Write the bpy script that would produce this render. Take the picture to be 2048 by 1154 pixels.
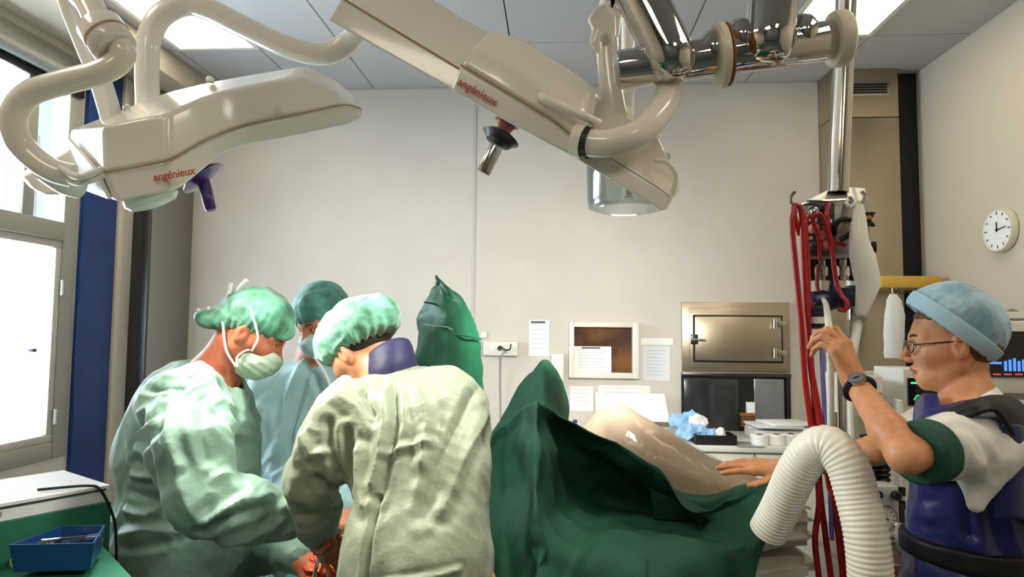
import bpy, bmesh, math, random
import numpy as np
from mathutils import Vector, Matrix

for o in list(bpy.data.objects):
    bpy.data.objects.remove(o, do_unlink=True)
SC = bpy.context.scene
COL = SC.collection
random.seed(7)
PI = math.pi

# ------------------------------------------------------------------ camera
F, CX, CY = 1300.0, 1024.0, 577.0
YAW, PITCH = math.radians(4.0), math.radians(3.64)
C0 = Vector((0, 0, 1.6))
RC = Matrix.Rotation(YAW, 3, 'Z') @ Matrix.Rotation(PI / 2 + PITCH, 3, 'X') @ Matrix.Rotation(math.radians(0.55), 3, 'Z')
cam_d = bpy.data.cameras.new('camera')
cam = bpy.data.objects.new('camera', cam_d)
COL.objects.link(cam)
cam.location = C0
cam.rotation_euler = RC.to_euler()
cam_d.sensor_fit = 'HORIZONTAL'
cam_d.sensor_width = 36
cam_d.lens = 36 * F / 2048
cam_d.clip_start = 0.05
SC.camera = cam


def P(px, py, Y):
    """world point seen at photo pixel (px,py) at world depth Y"""
    d = RC @ Vector(((px - CX) / F, -(py - CY) / F, -1))
    return C0 + d * (Y / d.y)


# ------------------------------------------------------------------ world + exposure
W = bpy.data.worlds.new('sky')
SC.world = W
W.use_nodes = True
bg = W.node_tree.nodes['Background']
bg.inputs[0].default_value = (0.86, 0.93, 1.0, 1)
bg.inputs[1].default_value = 2.4
SC.view_settings.view_transform = 'Standard'
SC.view_settings.look = 'None'
SC.view_settings.gamma = 1
SC.view_settings.use_curve_mapping = False
SC.view_settings.exposure = 0.52


def light(name, kind, loc, target, energy, color, **kw):
    l = bpy.data.lights.new(name, kind)
    l.energy = energy
    l.color = color
    for k, v in kw.items():
        setattr(l, k, v)
    o = bpy.data.objects.new(name, l)
    COL.objects.link(o)
    o.location = loc
    o.rotation_euler = (Vector(target) - Vector(loc)).to_track_quat('-Z', 'Y').to_euler()
    return o


# daylight arriving through the window in the left wall
light('window_daylight', 'AREA', (-3.75, 3.1, 2.15), (-1.0, 2.7, 1.2), 260, (0.88, 0.95, 1.0),
      shape='RECTANGLE', size=1.7, size_y=2.4)

# ------------------------------------------------------------------ materials
MATS = {}


def s2l(c):
    out = []
    for v in c:
        v = v / 255.0
        out.append(v / 12.92 if v <= 0.04045 else ((v + 0.055) / 1.055) ** 2.4)
    return tuple(out) + (1.0,)


def mat(name, rgb, rough=0.5, metal=0.0, var=None, vscale=8.0, bump=0.0, bscale=60.0, stretch=None,
        coat=0.0, trans=0.0, alpha=1.0, emit=None, estr=0.0, sheen=0.0, ior=1.45, sss=0.0, detail=3.0):
    """Principled material; var = second colour mixed in by a noise; bump = noise relief"""
    m = bpy.data.materials.new(name)
    m.use_nodes = True
    nt = m.node_tree
    b = nt.nodes['Principled BSDF']
    b.inputs['Base Color'].default_value = s2l(rgb)
    b.inputs['Roughness'].default_value = rough
    b.inputs['Metallic'].default_value = metal
    b.inputs['IOR'].default_value = ior
    b.inputs['Coat Weight'].default_value = coat
    b.inputs['Coat Roughness'].default_value = 0.08
    b.inputs['Transmission Weight'].default_value = trans
    b.inputs['Alpha'].default_value = alpha
    b.inputs['Sheen Weight'].default_value = sheen
    if sss:
        b.inputs['Subsurface Weight'].default_value = sss
        b.inputs['Subsurface Radius'].default_value = (0.012, 0.005, 0.003)
        b.inputs['Subsurface Scale'].default_value = 0.6
    if emit:
        b.inputs['Emission Color'].default_value = s2l(emit)
        b.inputs['Emission Strength'].default_value = estr
    if var or bump:
        tc = nt.nodes.new('ShaderNodeTexCoord')
        mp = nt.nodes.new('ShaderNodeMapping')
        nt.links.new(tc.outputs['Object'], mp.inputs[0])
        if stretch:
            mp.inputs['Scale'].default_value = stretch
    if var:
        n = nt.nodes.new('ShaderNodeTexNoise')
        n.inputs['Scale'].default_value = vscale
        n.inputs['Detail'].default_value = detail
        r = nt.nodes.new('ShaderNodeValToRGB')
        r.color_ramp.elements[0].position = 0.35
        r.color_ramp.elements[1].position = 0.65
        r.color_ramp.elements[0].color = s2l(rgb)
        r.color_ramp.elements[1].color = s2l(var)
        nt.links.new(mp.outputs[0], n.inputs['Vector'])
        nt.links.new(n.outputs['Fac'], r.inputs[0])
        nt.links.new(r.outputs[0], b.inputs['Base Color'])
    if bump:
        n = nt.nodes.new('ShaderNodeTexNoise')
        n.inputs['Scale'].default_value = bscale
        n.inputs['Detail'].default_value = 4
        bp = nt.nodes.new('ShaderNodeBump')
        bp.inputs['Strength'].default_value = bump
        bp.inputs['Distance'].default_value = 0.01
        nt.links.new(mp.outputs[0], n.inputs['Vector'])
        nt.links.new(n.outputs['Fac'], bp.inputs['Height'])
        nt.links.new(bp.outputs[0], b.inputs['Normal'])
    MATS[name] = m
    return m


mat('wall', (212, 205, 195), 0.62, bump=0.03, bscale=220, var=(208, 200, 190), vscale=3)
mat('wall_side', (208, 196, 177), 0.6, bump=0.03, bscale=220)
mat('wall_dark', (84, 92, 94), 0.5)
mat('ceiling', (190, 190, 190), 0.75, bump=0.05, bscale=300)
mat('ceiling_seam', (60, 62, 64), 0.8)
mat('floor', (84, 92, 92), 0.35, var=(78, 87, 87), vscale=60)
mat('joint', (196, 192, 188), 0.5)
mat('panel_light', (255, 246, 226), 0.5, emit=(255, 241, 214), estr=4.0)
mat('panel_light_fill', (255, 246, 226), 0.5, emit=(255, 242, 220), estr=6.8)
mat('white_frame', (196, 192, 180), 0.4)
mat('grey_frame', (165, 163, 152), 0.42)
mat('frosted', (250, 252, 255), 0.55, trans=0.0, var=(243, 246, 250), vscale=2)
mat('clear_glass', (255, 255, 255), 0.02, trans=1.0, ior=1.02)
mat('blue_panel', (24, 62, 128), 0.42, var=(20, 54, 116), vscale=4)
mat('steel', (188, 174, 152), 0.34, metal=1.0, bump=0.012, bscale=14, stretch=(1, 1, 40))
mat('steel_matte', (168, 163, 154), 0.42, metal=0.6, bump=0.02, bscale=30)
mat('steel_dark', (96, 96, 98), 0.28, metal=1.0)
mat('steel_lit', (150, 147, 142), 0.4, metal=0.75, bump=0.03, bscale=40)
mat('black', (14, 14, 16), 0.5)
mat('black_gloss', (16, 17, 19), 0.12, coat=0.5)
mat('dark_glass', (52, 54, 56), 0.12, metal=0.3, coat=0.6)
mat('grey_glass', (128, 134, 134), 0.16, metal=0.3, coat=0.5)
mat('lamp_white', (240, 233, 221), 0.22, coat=0.7)
mat('lamp_white_low', (236, 231, 222), 0.24, coat=0.6)
mat('lamp_seam', (170, 142, 106), 0.4)
mat('lamp_under', (214, 216, 212), 0.3, coat=0.3)
mat('logo_orange', (196, 84, 40), 0.4)
mat('logo_red', (178, 26, 30), 0.4)
mat('purple', (74, 34, 118), 0.25, coat=0.6)
mat('red', (176, 24, 26), 0.35, coat=0.3)
mat('red_dark', (120, 18, 18), 0.4)
mat('hose_red', (168, 22, 24), 0.3, coat=0.4)
mat('pink', (206, 120, 112), 0.4)
mat('chrome', (205, 202, 198), 0.045, metal=1.0)
mat('chrome_soft', (190, 184, 176), 0.16, metal=1.0)
mat('clear_plastic', (240, 246, 248), 0.08, trans=0.93, ior=1.3)
mat('white_plastic', (232, 230, 222), 0.32, coat=0.2)
mat('cream_plastic', (222, 214, 192), 0.35, coat=0.2)
mat('grey_plastic', (150, 152, 150), 0.4)
mat('dark_plastic', (42, 44, 48), 0.4)
mat('navy_plastic', (26, 28, 62), 0.35)
mat('lilac', (120, 110, 178), 0.35)
mat('yellow', (214, 170, 74), 0.45)
mat('paper', (244, 243, 240), 0.7)
mat('paper_grey', (226, 227, 232), 0.7)
mat('print_grey', (178, 178, 186), 0.7)
mat('print_dark', (90, 90, 96), 0.7)
mat('cork', (120, 78, 36), 0.7, var=(70, 42, 20), vscale=5)
mat('cream_wall_box', (226, 222, 212), 0.4)
mat('gown', (130, 163, 147), 0.55, bump=0.12, bscale=120, sheen=0.15, var=(122, 155, 141), vscale=14)
mat('gown_pale', (146, 155, 133), 0.5, bump=0.12, bscale=120, sheen=0.15, var=(139, 149, 128), vscale=12)
mat('gown_blue', (164, 200, 206), 0.6, bump=0.1, bscale=110, sheen=0.3)
mat('gown_seam', (120, 150, 136), 0.6)
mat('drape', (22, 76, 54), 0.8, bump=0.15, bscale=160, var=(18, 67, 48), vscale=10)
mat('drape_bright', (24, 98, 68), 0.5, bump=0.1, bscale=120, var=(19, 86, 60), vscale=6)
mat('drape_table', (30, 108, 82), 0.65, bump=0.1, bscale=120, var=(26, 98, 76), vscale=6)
mat('drape_blue', (86, 138, 150), 0.6, bump=0.15, bscale=90)
mat('cap_green', (108, 178, 152), 0.6, var=(40, 84, 58), vscale=15, bump=0.25, bscale=70, sheen=0.4, stretch=(1, 1, 0.7), detail=5)
mat('cap_teal', (96, 170, 160), 0.55, var=(56, 120, 110), vscale=19, bump=0.25, bscale=70, sheen=0.4, detail=5)
mat('cap_mint', (128, 190, 168), 0.6, var=(48, 108, 84), vscale=13, bump=0.25, bscale=60, sheen=0.4, detail=5)
mat('cap_blue', (172, 206, 220), 0.6, var=(112, 152, 170), vscale=14, bump=0.2, bscale=90, sheen=0.4, detail=5)
mat('cap_band', (176, 208, 224), 0.6, bump=0.1, bscale=140)
mat('mask', (200, 216, 198), 0.65, bump=0.08, bscale=120)
mat('mask_blue', (176, 206, 214), 0.65, bump=0.08, bscale=120)
mat('strap', (246, 248, 246), 0.6)
mat('skin', (206, 142, 108), 0.45, sss=0.12, var=(196, 126, 96), vscale=26, bump=0.06, bscale=150)
mat('skin_red', (196, 116, 88), 0.45, sss=0.12, var=(182, 96, 70), vscale=22, bump=0.06, bscale=150)
mat('skin_tan', (220, 158, 114), 0.45, sss=0.12, var=(206, 140, 98), vscale=30, bump=0.06, bscale=170)
mat('lip', (178, 88, 78), 0.4)
mat('eye_white', (232, 228, 222), 0.2)
mat('iris', (52, 38, 30), 0.2)
mat('brow', (84, 60, 42), 0.8)
mat('hair', (120, 84, 50), 0.6, bump=0.5, bscale=60, stretch=(1, 1, 6), var=(84, 58, 36), vscale=20)
mat('hair_dark', (30, 24, 22), 0.6, bump=0.4, bscale=60)
mat('vest', (38, 44, 104), 0.33, bump=0.12, bscale=60, var=(30, 35, 88), vscale=6, coat=0.15)
mat('vest_trim', (12, 12, 18), 0.55)
mat('belt', (10, 10, 13), 0.5)
mat('shirt', (238, 236, 232), 0.7, bump=0.1, bscale=110)
mat('cuff_green', (20, 72, 56), 0.65)
mat('collar_navy', (32, 32, 74), 0.62, bump=0.3, bscale=25)
mat('flesh', (196, 52, 30), 0.3, var=(232, 110, 50), vscale=45, coat=0.3)
mat('blanket', (186, 158, 128), 0.45, bump=0.2, bscale=25, var=(168, 138, 108), vscale=7)
mat('film', (236, 222, 204), 0.08, alpha=0.24, coat=0.8)
mat('sheet_white', (226, 220, 206), 0.65, bump=0.1, bscale=60)
mat('hose_white', (240, 236, 224), 0.42, coat=0.1)
mat('tray_blue', (26, 66, 124), 0.35, coat=0.2)
mat('tissue_blue', (150, 190, 226), 0.7)
mat('screen', (8, 10, 16), 0.1, coat=0.5)
mat('screen_blue', (70, 120, 210), 0.4, emit=(70, 120, 210), estr=1.2)
mat('screen_red', (200, 70, 70), 0.4, emit=(200, 60, 70), estr=0.8)
mat('screen_green', (60, 200, 120), 0.4, emit=(60, 200, 120), estr=1.2)
mat('wood', (150, 92, 50), 0.5)
mat('facade', (200, 204, 206), 0.8)
mat('facade_glass', (120, 136, 150), 0.2)
mat('orange', (196, 120, 50), 0.4)

# ------------------------------------------------------------------ mesh helpers


def tag(o, label=None, cat=None, group=None, kind=None):
    if label:
        o['label'] = label
    if cat:
        o['category'] = cat
    if group:
        o['group'] = group
    if kind:
        o['kind'] = kind
    return o


def thing(name, label, cat, loc, group=None):
    o = bpy.data.objects.new(name, None)
    o.empty_display_size = 0.1
    o.location = loc
    COL.objects.link(o)
    return tag(o, label, cat, group)


def mesh_obj(name, me, m, parent=None, recenter=True):
    """link a mesh (vertices in world space) as one object"""
    o = bpy.data.objects.new(name, me)
    COL.objects.link(o)
    if m is not None:
        for mm in (m if isinstance(m, (list, tuple)) else [m]):
            me.materials.append(MATS[mm] if isinstance(mm, str) else mm)
    if parent is not None:
        o.parent = parent
        w = Vector((0, 0, 0))
        q = parent
        while q is not None:
            w += q.location
            q = q.parent
        o.location = -w
    elif recenter and len(me.vertices):
        co = np.empty(len(me.vertices) * 3)
        me.vertices.foreach_get('co', co)
        co = co.reshape(-1, 3)
        c = (co.min(0) + co.max(0)) / 2
        c[2] = co[:, 2].min()
        co -= c
        me.vertices.foreach_set('co', co.ravel())
        me.update()
        o.location = c
    return o


def smooth(me, angle=None):
    me.polygons.foreach_set('use_smooth', [True] * len(me.polygons))
    if angle is not None:
        me.set_sharp_from_angle(angle=math.radians(angle))
    me.update()
    return me


def bm_mesh(bm, name='m', angle=35, bevel=0.0, seg=2):
    if bevel > 0:
        es = [e for e in bm.edges if len(e.link_faces) == 2 and e.calc_face_angle(0) > 0.5]
        bmesh.ops.bevel(bm, geom=es, offset=bevel, segments=seg, affect='EDGES', clamp_overlap=True, profile=0.5)
    bmesh.ops.recalc_face_normals(bm, faces=bm.faces)
    me = bpy.data.meshes.new(name)
    bm.to_mesh(me)
    bm.free()
    return smooth(me, angle)


def bm_box(bm, c, s, rot=None):
    """box of full size s at c; rot = 3x3 matrix"""
    r = bmesh.ops.create_cube(bm, size=1.0)
    for v in r['verts']:
        p = Vector((v.co.x * s[0], v.co.y * s[1], v.co.z * s[2]))
        if rot is not None:
            p = rot @ p
        v.co = p + Vector(c)
    return r['verts']


def boxm(c, s, rot=None, bevel=0.0, seg=2):
    bm = bmesh.new()
    bm_box(bm, c, s, rot)
    return bm_mesh(bm, bevel=bevel, seg=seg)


def box(name, c, s, m, parent=None, rot=None, bevel=0.0, seg=2):
    return mesh_obj(name, boxm(c, s, rot, bevel, seg), m, parent)


def span(name, a, b, m, parent=None, bevel=0.0):
    """box from corner a to corner b"""
    a, b = Vector(a), Vector(b)
    return box(name, (a + b) / 2, [abs(v) for v in (b - a)], m, parent, bevel=bevel)


def prism(name, pts, depth, m, parent=None, bevel=0.0, seg=2):
    """polygon (world points) pushed by the vector depth"""
    bm = bmesh.new()
    d = Vector(depth)
    a = [bm.verts.new(p) for p in pts]
    b = [bm.verts.new(Vector(p) + d) for p in pts]
    bm.faces.new(a)
    bm.faces.new(list(reversed(b)))
    n = len(pts)
    for i in range(n):
        bm.faces.new((a[i], b[i], b[(i + 1) % n], a[(i + 1) % n]))
    return mesh_obj(name, bm_mesh(bm, bevel=bevel, seg=seg), m, parent)


def catmull(pts, n):
    """smooth path through points; n samples per span"""
    pts = np.array([tuple(p) for p in pts], float)
    if len(pts) < 3:
        t = np.linspace(0, 1, n + 1)[:, None]
        return pts[0] * (1 - t) + pts[-1] * t
    e = np.vstack([2 * pts[0] - pts[1], pts, 2 * pts[-1] - pts[-2]])
    out = []
    for i in range(len(pts) - 1):
        p0, p1, p2, p3 = e[i:i + 4]
        for t in np.linspace(0, 1, n, endpoint=False):
            out.append(0.5 * ((2 * p1) + (-p0 + p2) * t + (2 * p0 - 5 * p1 + 4 * p2 - p3) * t * t
                              + (-p0 + 3 * p1 - 3 * p2 + p3) * t ** 3))
    out.append(pts[-1])
    return np.array(out)


def tube_data(path, rad, sides=12, caps=True):
    path = np.asarray(path, float)
    n = len(path)
    rad = np.full(n, rad) if np.isscalar(rad) else np.interp(np.linspace(0, 1, n), np.linspace(0, 1, len(rad)), rad)
    tg = np.gradient(path, axis=0)
    tg /= np.linalg.norm(tg, axis=1)[:, None] + 1e-12
    up = np.array([0, 0, 1.0]) if abs(tg[0][2]) < 0.9 else np.array([0, 1.0, 0])
    u = np.cross(tg[0], up)
    u /= np.linalg.norm(u)
    V, Fc = [], []
    for i in range(n):
        u = u - tg[i] * np.dot(u, tg[i])
        u /= np.linalg.norm(u) + 1e-12
        w = np.cross(tg[i], u)
        for k in range(sides):
            a = 2 * PI * k / sides
            V.append(path[i] + rad[i] * (math.cos(a) * u + math.sin(a) * w))
    for i in range(n - 1):
        for k in range(sides):
            k2 = (k + 1) % sides
            Fc.append((i * sides + k, i * sides + k2, (i + 1) * sides + k2, (i + 1) * sides + k))
    if caps:
        Fc.append(tuple(reversed(range(sides))))
        Fc.append(tuple(range((n - 1) * sides, n * sides)))
    return V, Fc


def pydata(V, Fc, angle=40):
    me = bpy.data.meshes.new('m')
    me.from_pydata([tuple(v) for v in V], [], Fc)
    return smooth(me, angle)


def tube(name, pts, rad, m, parent=None, sides=14, n=8, raw=False):
    path = np.array([tuple(p) for p in pts]) if raw else catmull(pts, n)
    return mesh_obj(name, pydata(*tube_data(path, rad, sides)), m, parent)


def cyl(name, a, b, r, m, parent=None, sides=24, r2=None, bevel=0.0):
    a, b = Vector(a), Vector(b)
    r2 = r if r2 is None else r2
    if bevel:
        d = (b - a).normalized() * bevel
        pts, rr = [a, a + d, b - d, b], None
        V, Fc = [], []
        V, Fc = tube_data(np.array([tuple(p) for p in pts]), 1.0, sides)
        rad = [r - bevel, r, r2, r2 - bevel]
        V = np.array(V)
        for i in range(4):
            c = np.array(tuple(pts[i]))
            V[i * sides:(i + 1) * sides] = c + (V[i * sides:(i + 1) * sides] - c) * rad[i]
        return mesh_obj(name, pydata(V, Fc, 50), m, parent)
    V, Fc = tube_data(np.array([tuple(a), tuple(b)]), 1.0, sides)
    V = np.array(V)
    for i, (c, q) in enumerate(((a, r), (b, r2))):
        c = np.array(tuple(c))
        V[i * sides:(i + 1) * sides] = c + (V[i * sides:(i + 1) * sides] - c) * q
    return mesh_obj(name, pydata(V, Fc, 50), m, parent)


def lathe(name, base, axis, prof, m, parent=None, sides=32):
    """profile [(radius, height)...] turned about axis from base; tubes with axial steps"""
    axis = Vector(axis).normalized()
    u = axis.orthogonal().normalized()
    w = axis.cross(u)
    base = Vector(base)
    V, Fc = [], []
    for r, h in prof:
        for k in range(sides):
            a = 2 * PI * k / sides
            V.append(base + axis * h + (u * math.cos(a) + w * math.sin(a)) * max(r, 1e-4))
    n = len(prof)
    for i in range(n - 1):
        for k in range(sides):
            k2 = (k + 1) % sides
            Fc.append((i * sides + k, i * sides + k2, (i + 1) * sides + k2, (i + 1) * sides + k))
    Fc.append(tuple(reversed(range(sides))))
    Fc.append(tuple(range((n - 1) * sides, n * sides)))
    return mesh_obj(name, pydata(V, Fc, 38), m, parent)


def loft(name, secs, m, parent=None, bevel=0.0, seg=3, angle=35, sub=0):
    """closed rings joined end to end, ends capped"""
    bm = bmesh.new()
    R_ = [[bm.verts.new(p) for p in s] for s in secs]
    k = len(secs[0])
    for i in range(len(secs) - 1):
        for j in range(k):
            j2 = (j + 1) % k
            bm.faces.new((R_[i][j], R_[i][j2], R_[i + 1][j2], R_[i + 1][j]))
    bm.faces.new(list(reversed(R_[0])))
    bm.faces.new(R_[-1])
    o = mesh_obj(name, bm_mesh(bm, angle=angle), m, parent)
    if bevel:
        md_ = o.modifiers.new('bevel', 'BEVEL')
        md_.width = bevel
        md_.segments = seg
        md_.limit_method = 'ANGLE'
        md_.angle_limit = math.radians(25)
        md_.use_clamp_overlap = True
        md_.harden_normals = False
        smooth(o.data)
        wn_ = o.modifiers.new('weighted', 'WEIGHTED_NORMAL')
        wn_.keep_sharp = False
    return o


def text_mesh(name, body, loc, xdir, updir, size, m, parent, extrude=0.0006, shear=0.0):
    cu = bpy.data.curves.new('t', 'FONT')
    cu.body = body
    cu.size = size
    cu.extrude = extrude
    cu.offset = size * 0.012
    cu.shear = shear
    cu.resolution_u = 3
    cu.align_x = 'CENTER'
    cu.align_y = 'CENTER'
    to = bpy.data.objects.new('t', cu)
    COL.objects.link(to)
    dg = bpy.context.evaluated_depsgraph_get()
    me = bpy.data.meshes.new_from_object(to.evaluated_get(dg))
    bpy.data.objects.remove(to, do_unlink=True)
    x = Vector(xdir).normalized()
    z = x.cross(Vector(updir)).normalized()
    y = z.cross(x)
    M = Matrix((x, y, z)).transposed().to_4x4()
    M.translation = Vector(loc)
    me.transform(M)
    me.materials.clear()
    return mesh_obj(name, me, m, parent)


# ---- value noise (vectorised)
def _hash(i, j, k, seed):
    h = (i.astype(np.int64) * 374761393 + j.astype(np.int64) * 668265263 + k.astype(np.int64) * 2147483647
         + seed * 1274126177) & 0xFFFFFFFF
    h = ((h ^ (h >> 13)) * 1274126177) & 0xFFFFFFFF
    h = h ^ (h >> 16)
    return (h & 0xFFFF).astype(np.float64) / 65535.0


def vnoise(p, seed=0):
    p = np.asarray(p, float)
    i = np.floor(p)
    f = p - i
    f = f * f * f * (f * (f * 6 - 15) + 10)
    i = i.astype(np.int64)
    r = 0
    for dx in (0, 1):
        wx = f[:, 0] if dx else 1 - f[:, 0]
        for dy in (0, 1):
            wy = f[:, 1] if dy else 1 - f[:, 1]
            for dz in (0, 1):
                wz = f[:, 2] if dz else 1 - f[:, 2]
                r = r + wx * wy * wz * _hash(i[:, 0] + dx, i[:, 1] + dy, i[:, 2] + dz, seed)
    return r


def ridged(p, seed=0, power=1.6):
    """sharp-crested folds in 0..1"""
    n = vnoise(p, seed) * 0.7 + vnoise(p * 2.1 + 7.3, seed + 5) * 0.3
    return (1 - np.abs(2 * n - 1)) ** power


def crease(dir_, freq, amp, seed, warp=2.4, cover=0.5, sc=3.5):
    """long sharp-crested cloth folds that come and go"""
    dir_ = np.array(tuple(Vector(dir_).normalized()))

    def f(V, N=None):
        ph = (V @ dir_) * freq + warp * 2 * vnoise(V * sc + seed, seed) + warp * 0.6 * vnoise(V * sc * 3 + seed, seed + 3)
        md = np.clip((vnoise(V * 4.5 + 17.0 + seed, seed + 1) - (0.62 - 0.4 * cover)) * 4, 0, 1)
        fr = (ph / PI) % 1.0
        k_ = 0.5 + 0.3 * (vnoise(V * 1.3 + seed, seed + 8) - 0.5)
        tri = np.where(fr < k_, fr / k_, (1 - fr) / (1 - k_))
        return amp * md * (tri - 0.5)
    return f


def cells(p, seed=0):
    """distance to the nearest of randomly strewn points (one per unit cell)"""
    i0 = np.floor(p).astype(np.int64)
    best = np.full(len(p), 9.0)
    for dx in (-1, 0, 1):
        for dy in (-1, 0, 1):
            for dz in (-1, 0, 1):
                c = i0 + np.array((dx, dy, dz))
                j = np.stack([_hash(c[:, 0], c[:, 1], c[:, 2], seed + 31 * k) for k in range(3)], 1)
                best = np.minimum(best, ((c + j - p) ** 2).sum(1))
    return np.sqrt(best)


def facets(along, across, length, amp, seed, warp=0.25):
    """crisp folds of stiff cloth: sharp ridges between shallow hollows, drawn out along one direction"""
    u = Vector(along).normalized()
    v = u.orthogonal().normalized()
    M_ = np.array([tuple(u / length), tuple(v / across), tuple(u.cross(v) / across)])

    def f(V, N=None):
        w = np.stack([vnoise(V * 5 + 9 * k, seed + k) for k in range(3)], 1) - 0.5
        q = V @ M_.T + w * warp * 2
        md = 0.35 + 0.9 * np.clip((vnoise(V * 4 + 3, seed + 7) - 0.25) * 2, 0, 1)
        return amp * md * (cells(q, seed) - 0.45)
    return f


# ---- sheets of cloth from a control grid
def interp_grid(ctrl, nu, nv):
    g = np.array([[tuple(p) for p in row] for row in ctrl], float)
    rows = np.array([catmull(r, nu) for r in g])
    cols = np.array([catmull(rows[:, j], nv) for j in range(rows.shape[1])])
    return cols.transpose(1, 0, 2)


def grid_normals(G):
    du = np.gradient(G, axis=1)
    dv = np.gradient(G, axis=0)
    n = np.cross(du, dv)
    return n / (np.linalg.norm(n, axis=2)[:, :, None] + 1e-12)


def grid_mesh(G, angle=180):
    a, b = G.shape[:2]
    V = G.reshape(-1, 3)
    idx = np.arange(a * b).reshape(a, b)
    q = np.stack([idx[:-1, :-1], idx[:-1, 1:], idx[1:, 1:], idx[1:, :-1]], -1).reshape(-1, 4)
    me = bpy.data.meshes.new('m')
    me.from_pydata(V.tolist(), [], q.tolist())
    return smooth(me, None if angle >= 180 else angle)


def crisp_grid(ctrl, nu, nv, rounds=2):
    """straight runs between columns, smooth down the rows, edges slightly rounded"""
    g = np.array([[tuple(p) for p in row] for row in ctrl], float)
    t = np.linspace(0, g.shape[1] - 1, (g.shape[1] - 1) * nu + 1)
    i = np.minimum(t.astype(int), g.shape[1] - 2)
    fr = (t - i)[None, :, None]
    rows = g[:, i] * (1 - fr) + g[:, i + 1] * fr
    G = np.array([catmull(rows[:, j], nv) for j in range(rows.shape[1])]).transpose(1, 0, 2)
    for _ in range(rounds):
        G[:, 1:-1] = 0.25 * G[:, :-2] + 0.5 * G[:, 1:-1] + 0.25 * G[:, 2:]
    return G


def sheet(name, ctrl, m, parent=None, nu=10, nv=10, disp=None, thick=0.003, crisp=False):
    G = (crisp_grid if crisp else interp_grid)(ctrl, nu, nv)
    if disp is not None:
        N = grid_normals(G)
        G = G + N * disp(G.reshape(-1, 3)).reshape(G.shape[:2])[:, :, None]
    o = mesh_obj(name, grid_mesh(G), m, parent)
    if thick:
        md = o.modifiers.new('thick', 'SOLIDIFY')
        md.thickness = thick
        md.offset = 0
    return o


def XZ(px, py, Y):
    p = P(px, py, Y)
    return np.array([p.x, p.z])


def strokes(co, lst, Y):
    """fold relief along hand-placed lines, measured in the plane facing the room's length"""
    d = np.zeros(len(co))
    q = co[:, [0, 2]]
    for pts, w, a in lst:
        pp = [XZ(x, y, Y) for x, y in pts]
        best = np.full(len(co), 9.0)
        for s in range(len(pp) - 1):
            A, B = pp[s], pp[s + 1]
            ab = B - A
            t = np.clip(((q - A) @ ab) / (ab @ ab), 0, 1)
            best = np.minimum(best, np.linalg.norm(q - (A + t[:, None] * ab), axis=1))
        d += a * (1.15 * np.exp(-best / w) - 0.35 * np.exp(-((best - 2.2 * w) / w) ** 2))
    return d


# ---- signed-distance modelling with surface nets
def rcone(a, b, r1, r2):
    a, b = np.array(tuple(a)), np.array(tuple(b))
    ab = b - a
    l2 = float(ab @ ab) + 1e-12

    def f(p):
        t = np.clip(((p - a) @ ab) / l2, 0, 1)
        return np.linalg.norm(p - a - t[:, None] * ab, axis=1) - (r1 + t * (r2 - r1))
    return f


def ell(c, r, M=None):
    c, r = np.array(tuple(c)), np.array(r, float)
    Mi = None if M is None else np.array(M.to_3x3()).T

    def f(p):
        q = p - c
        if Mi is not None:
            q = q @ Mi.T
        k0 = np.linalg.norm(q / r, axis=1)
        k1 = np.linalg.norm(q / (r * r), axis=1) + 1e-9
        return k0 * (k0 - 1) / k1
    return f


def smin(a, b, k):
    h = np.maximum(k - np.abs(a - b), 0) / k
    return np.minimum(a, b) - h * h * k * 0.25


def union(prims):
    """prims: list of (fn, k)"""
    def f(p):
        d = prims[0][0](p)
        for g, k in prims[1:]:
            d = smin(d, g(p), k)
        return d
    f.prims = prims
    return f


def cut(f, g, k=0.01):
    return lambda p: -smin(-f(p), g(p), k)


def both(f, g, k=0.01):
    return lambda p: -smin(-f(p), -g(p), k)


def plane(c, n):
    c, n = np.array(tuple(c)), np.array(tuple(Vector(n).normalized()))
    return lambda p: (p - c) @ n


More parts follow.
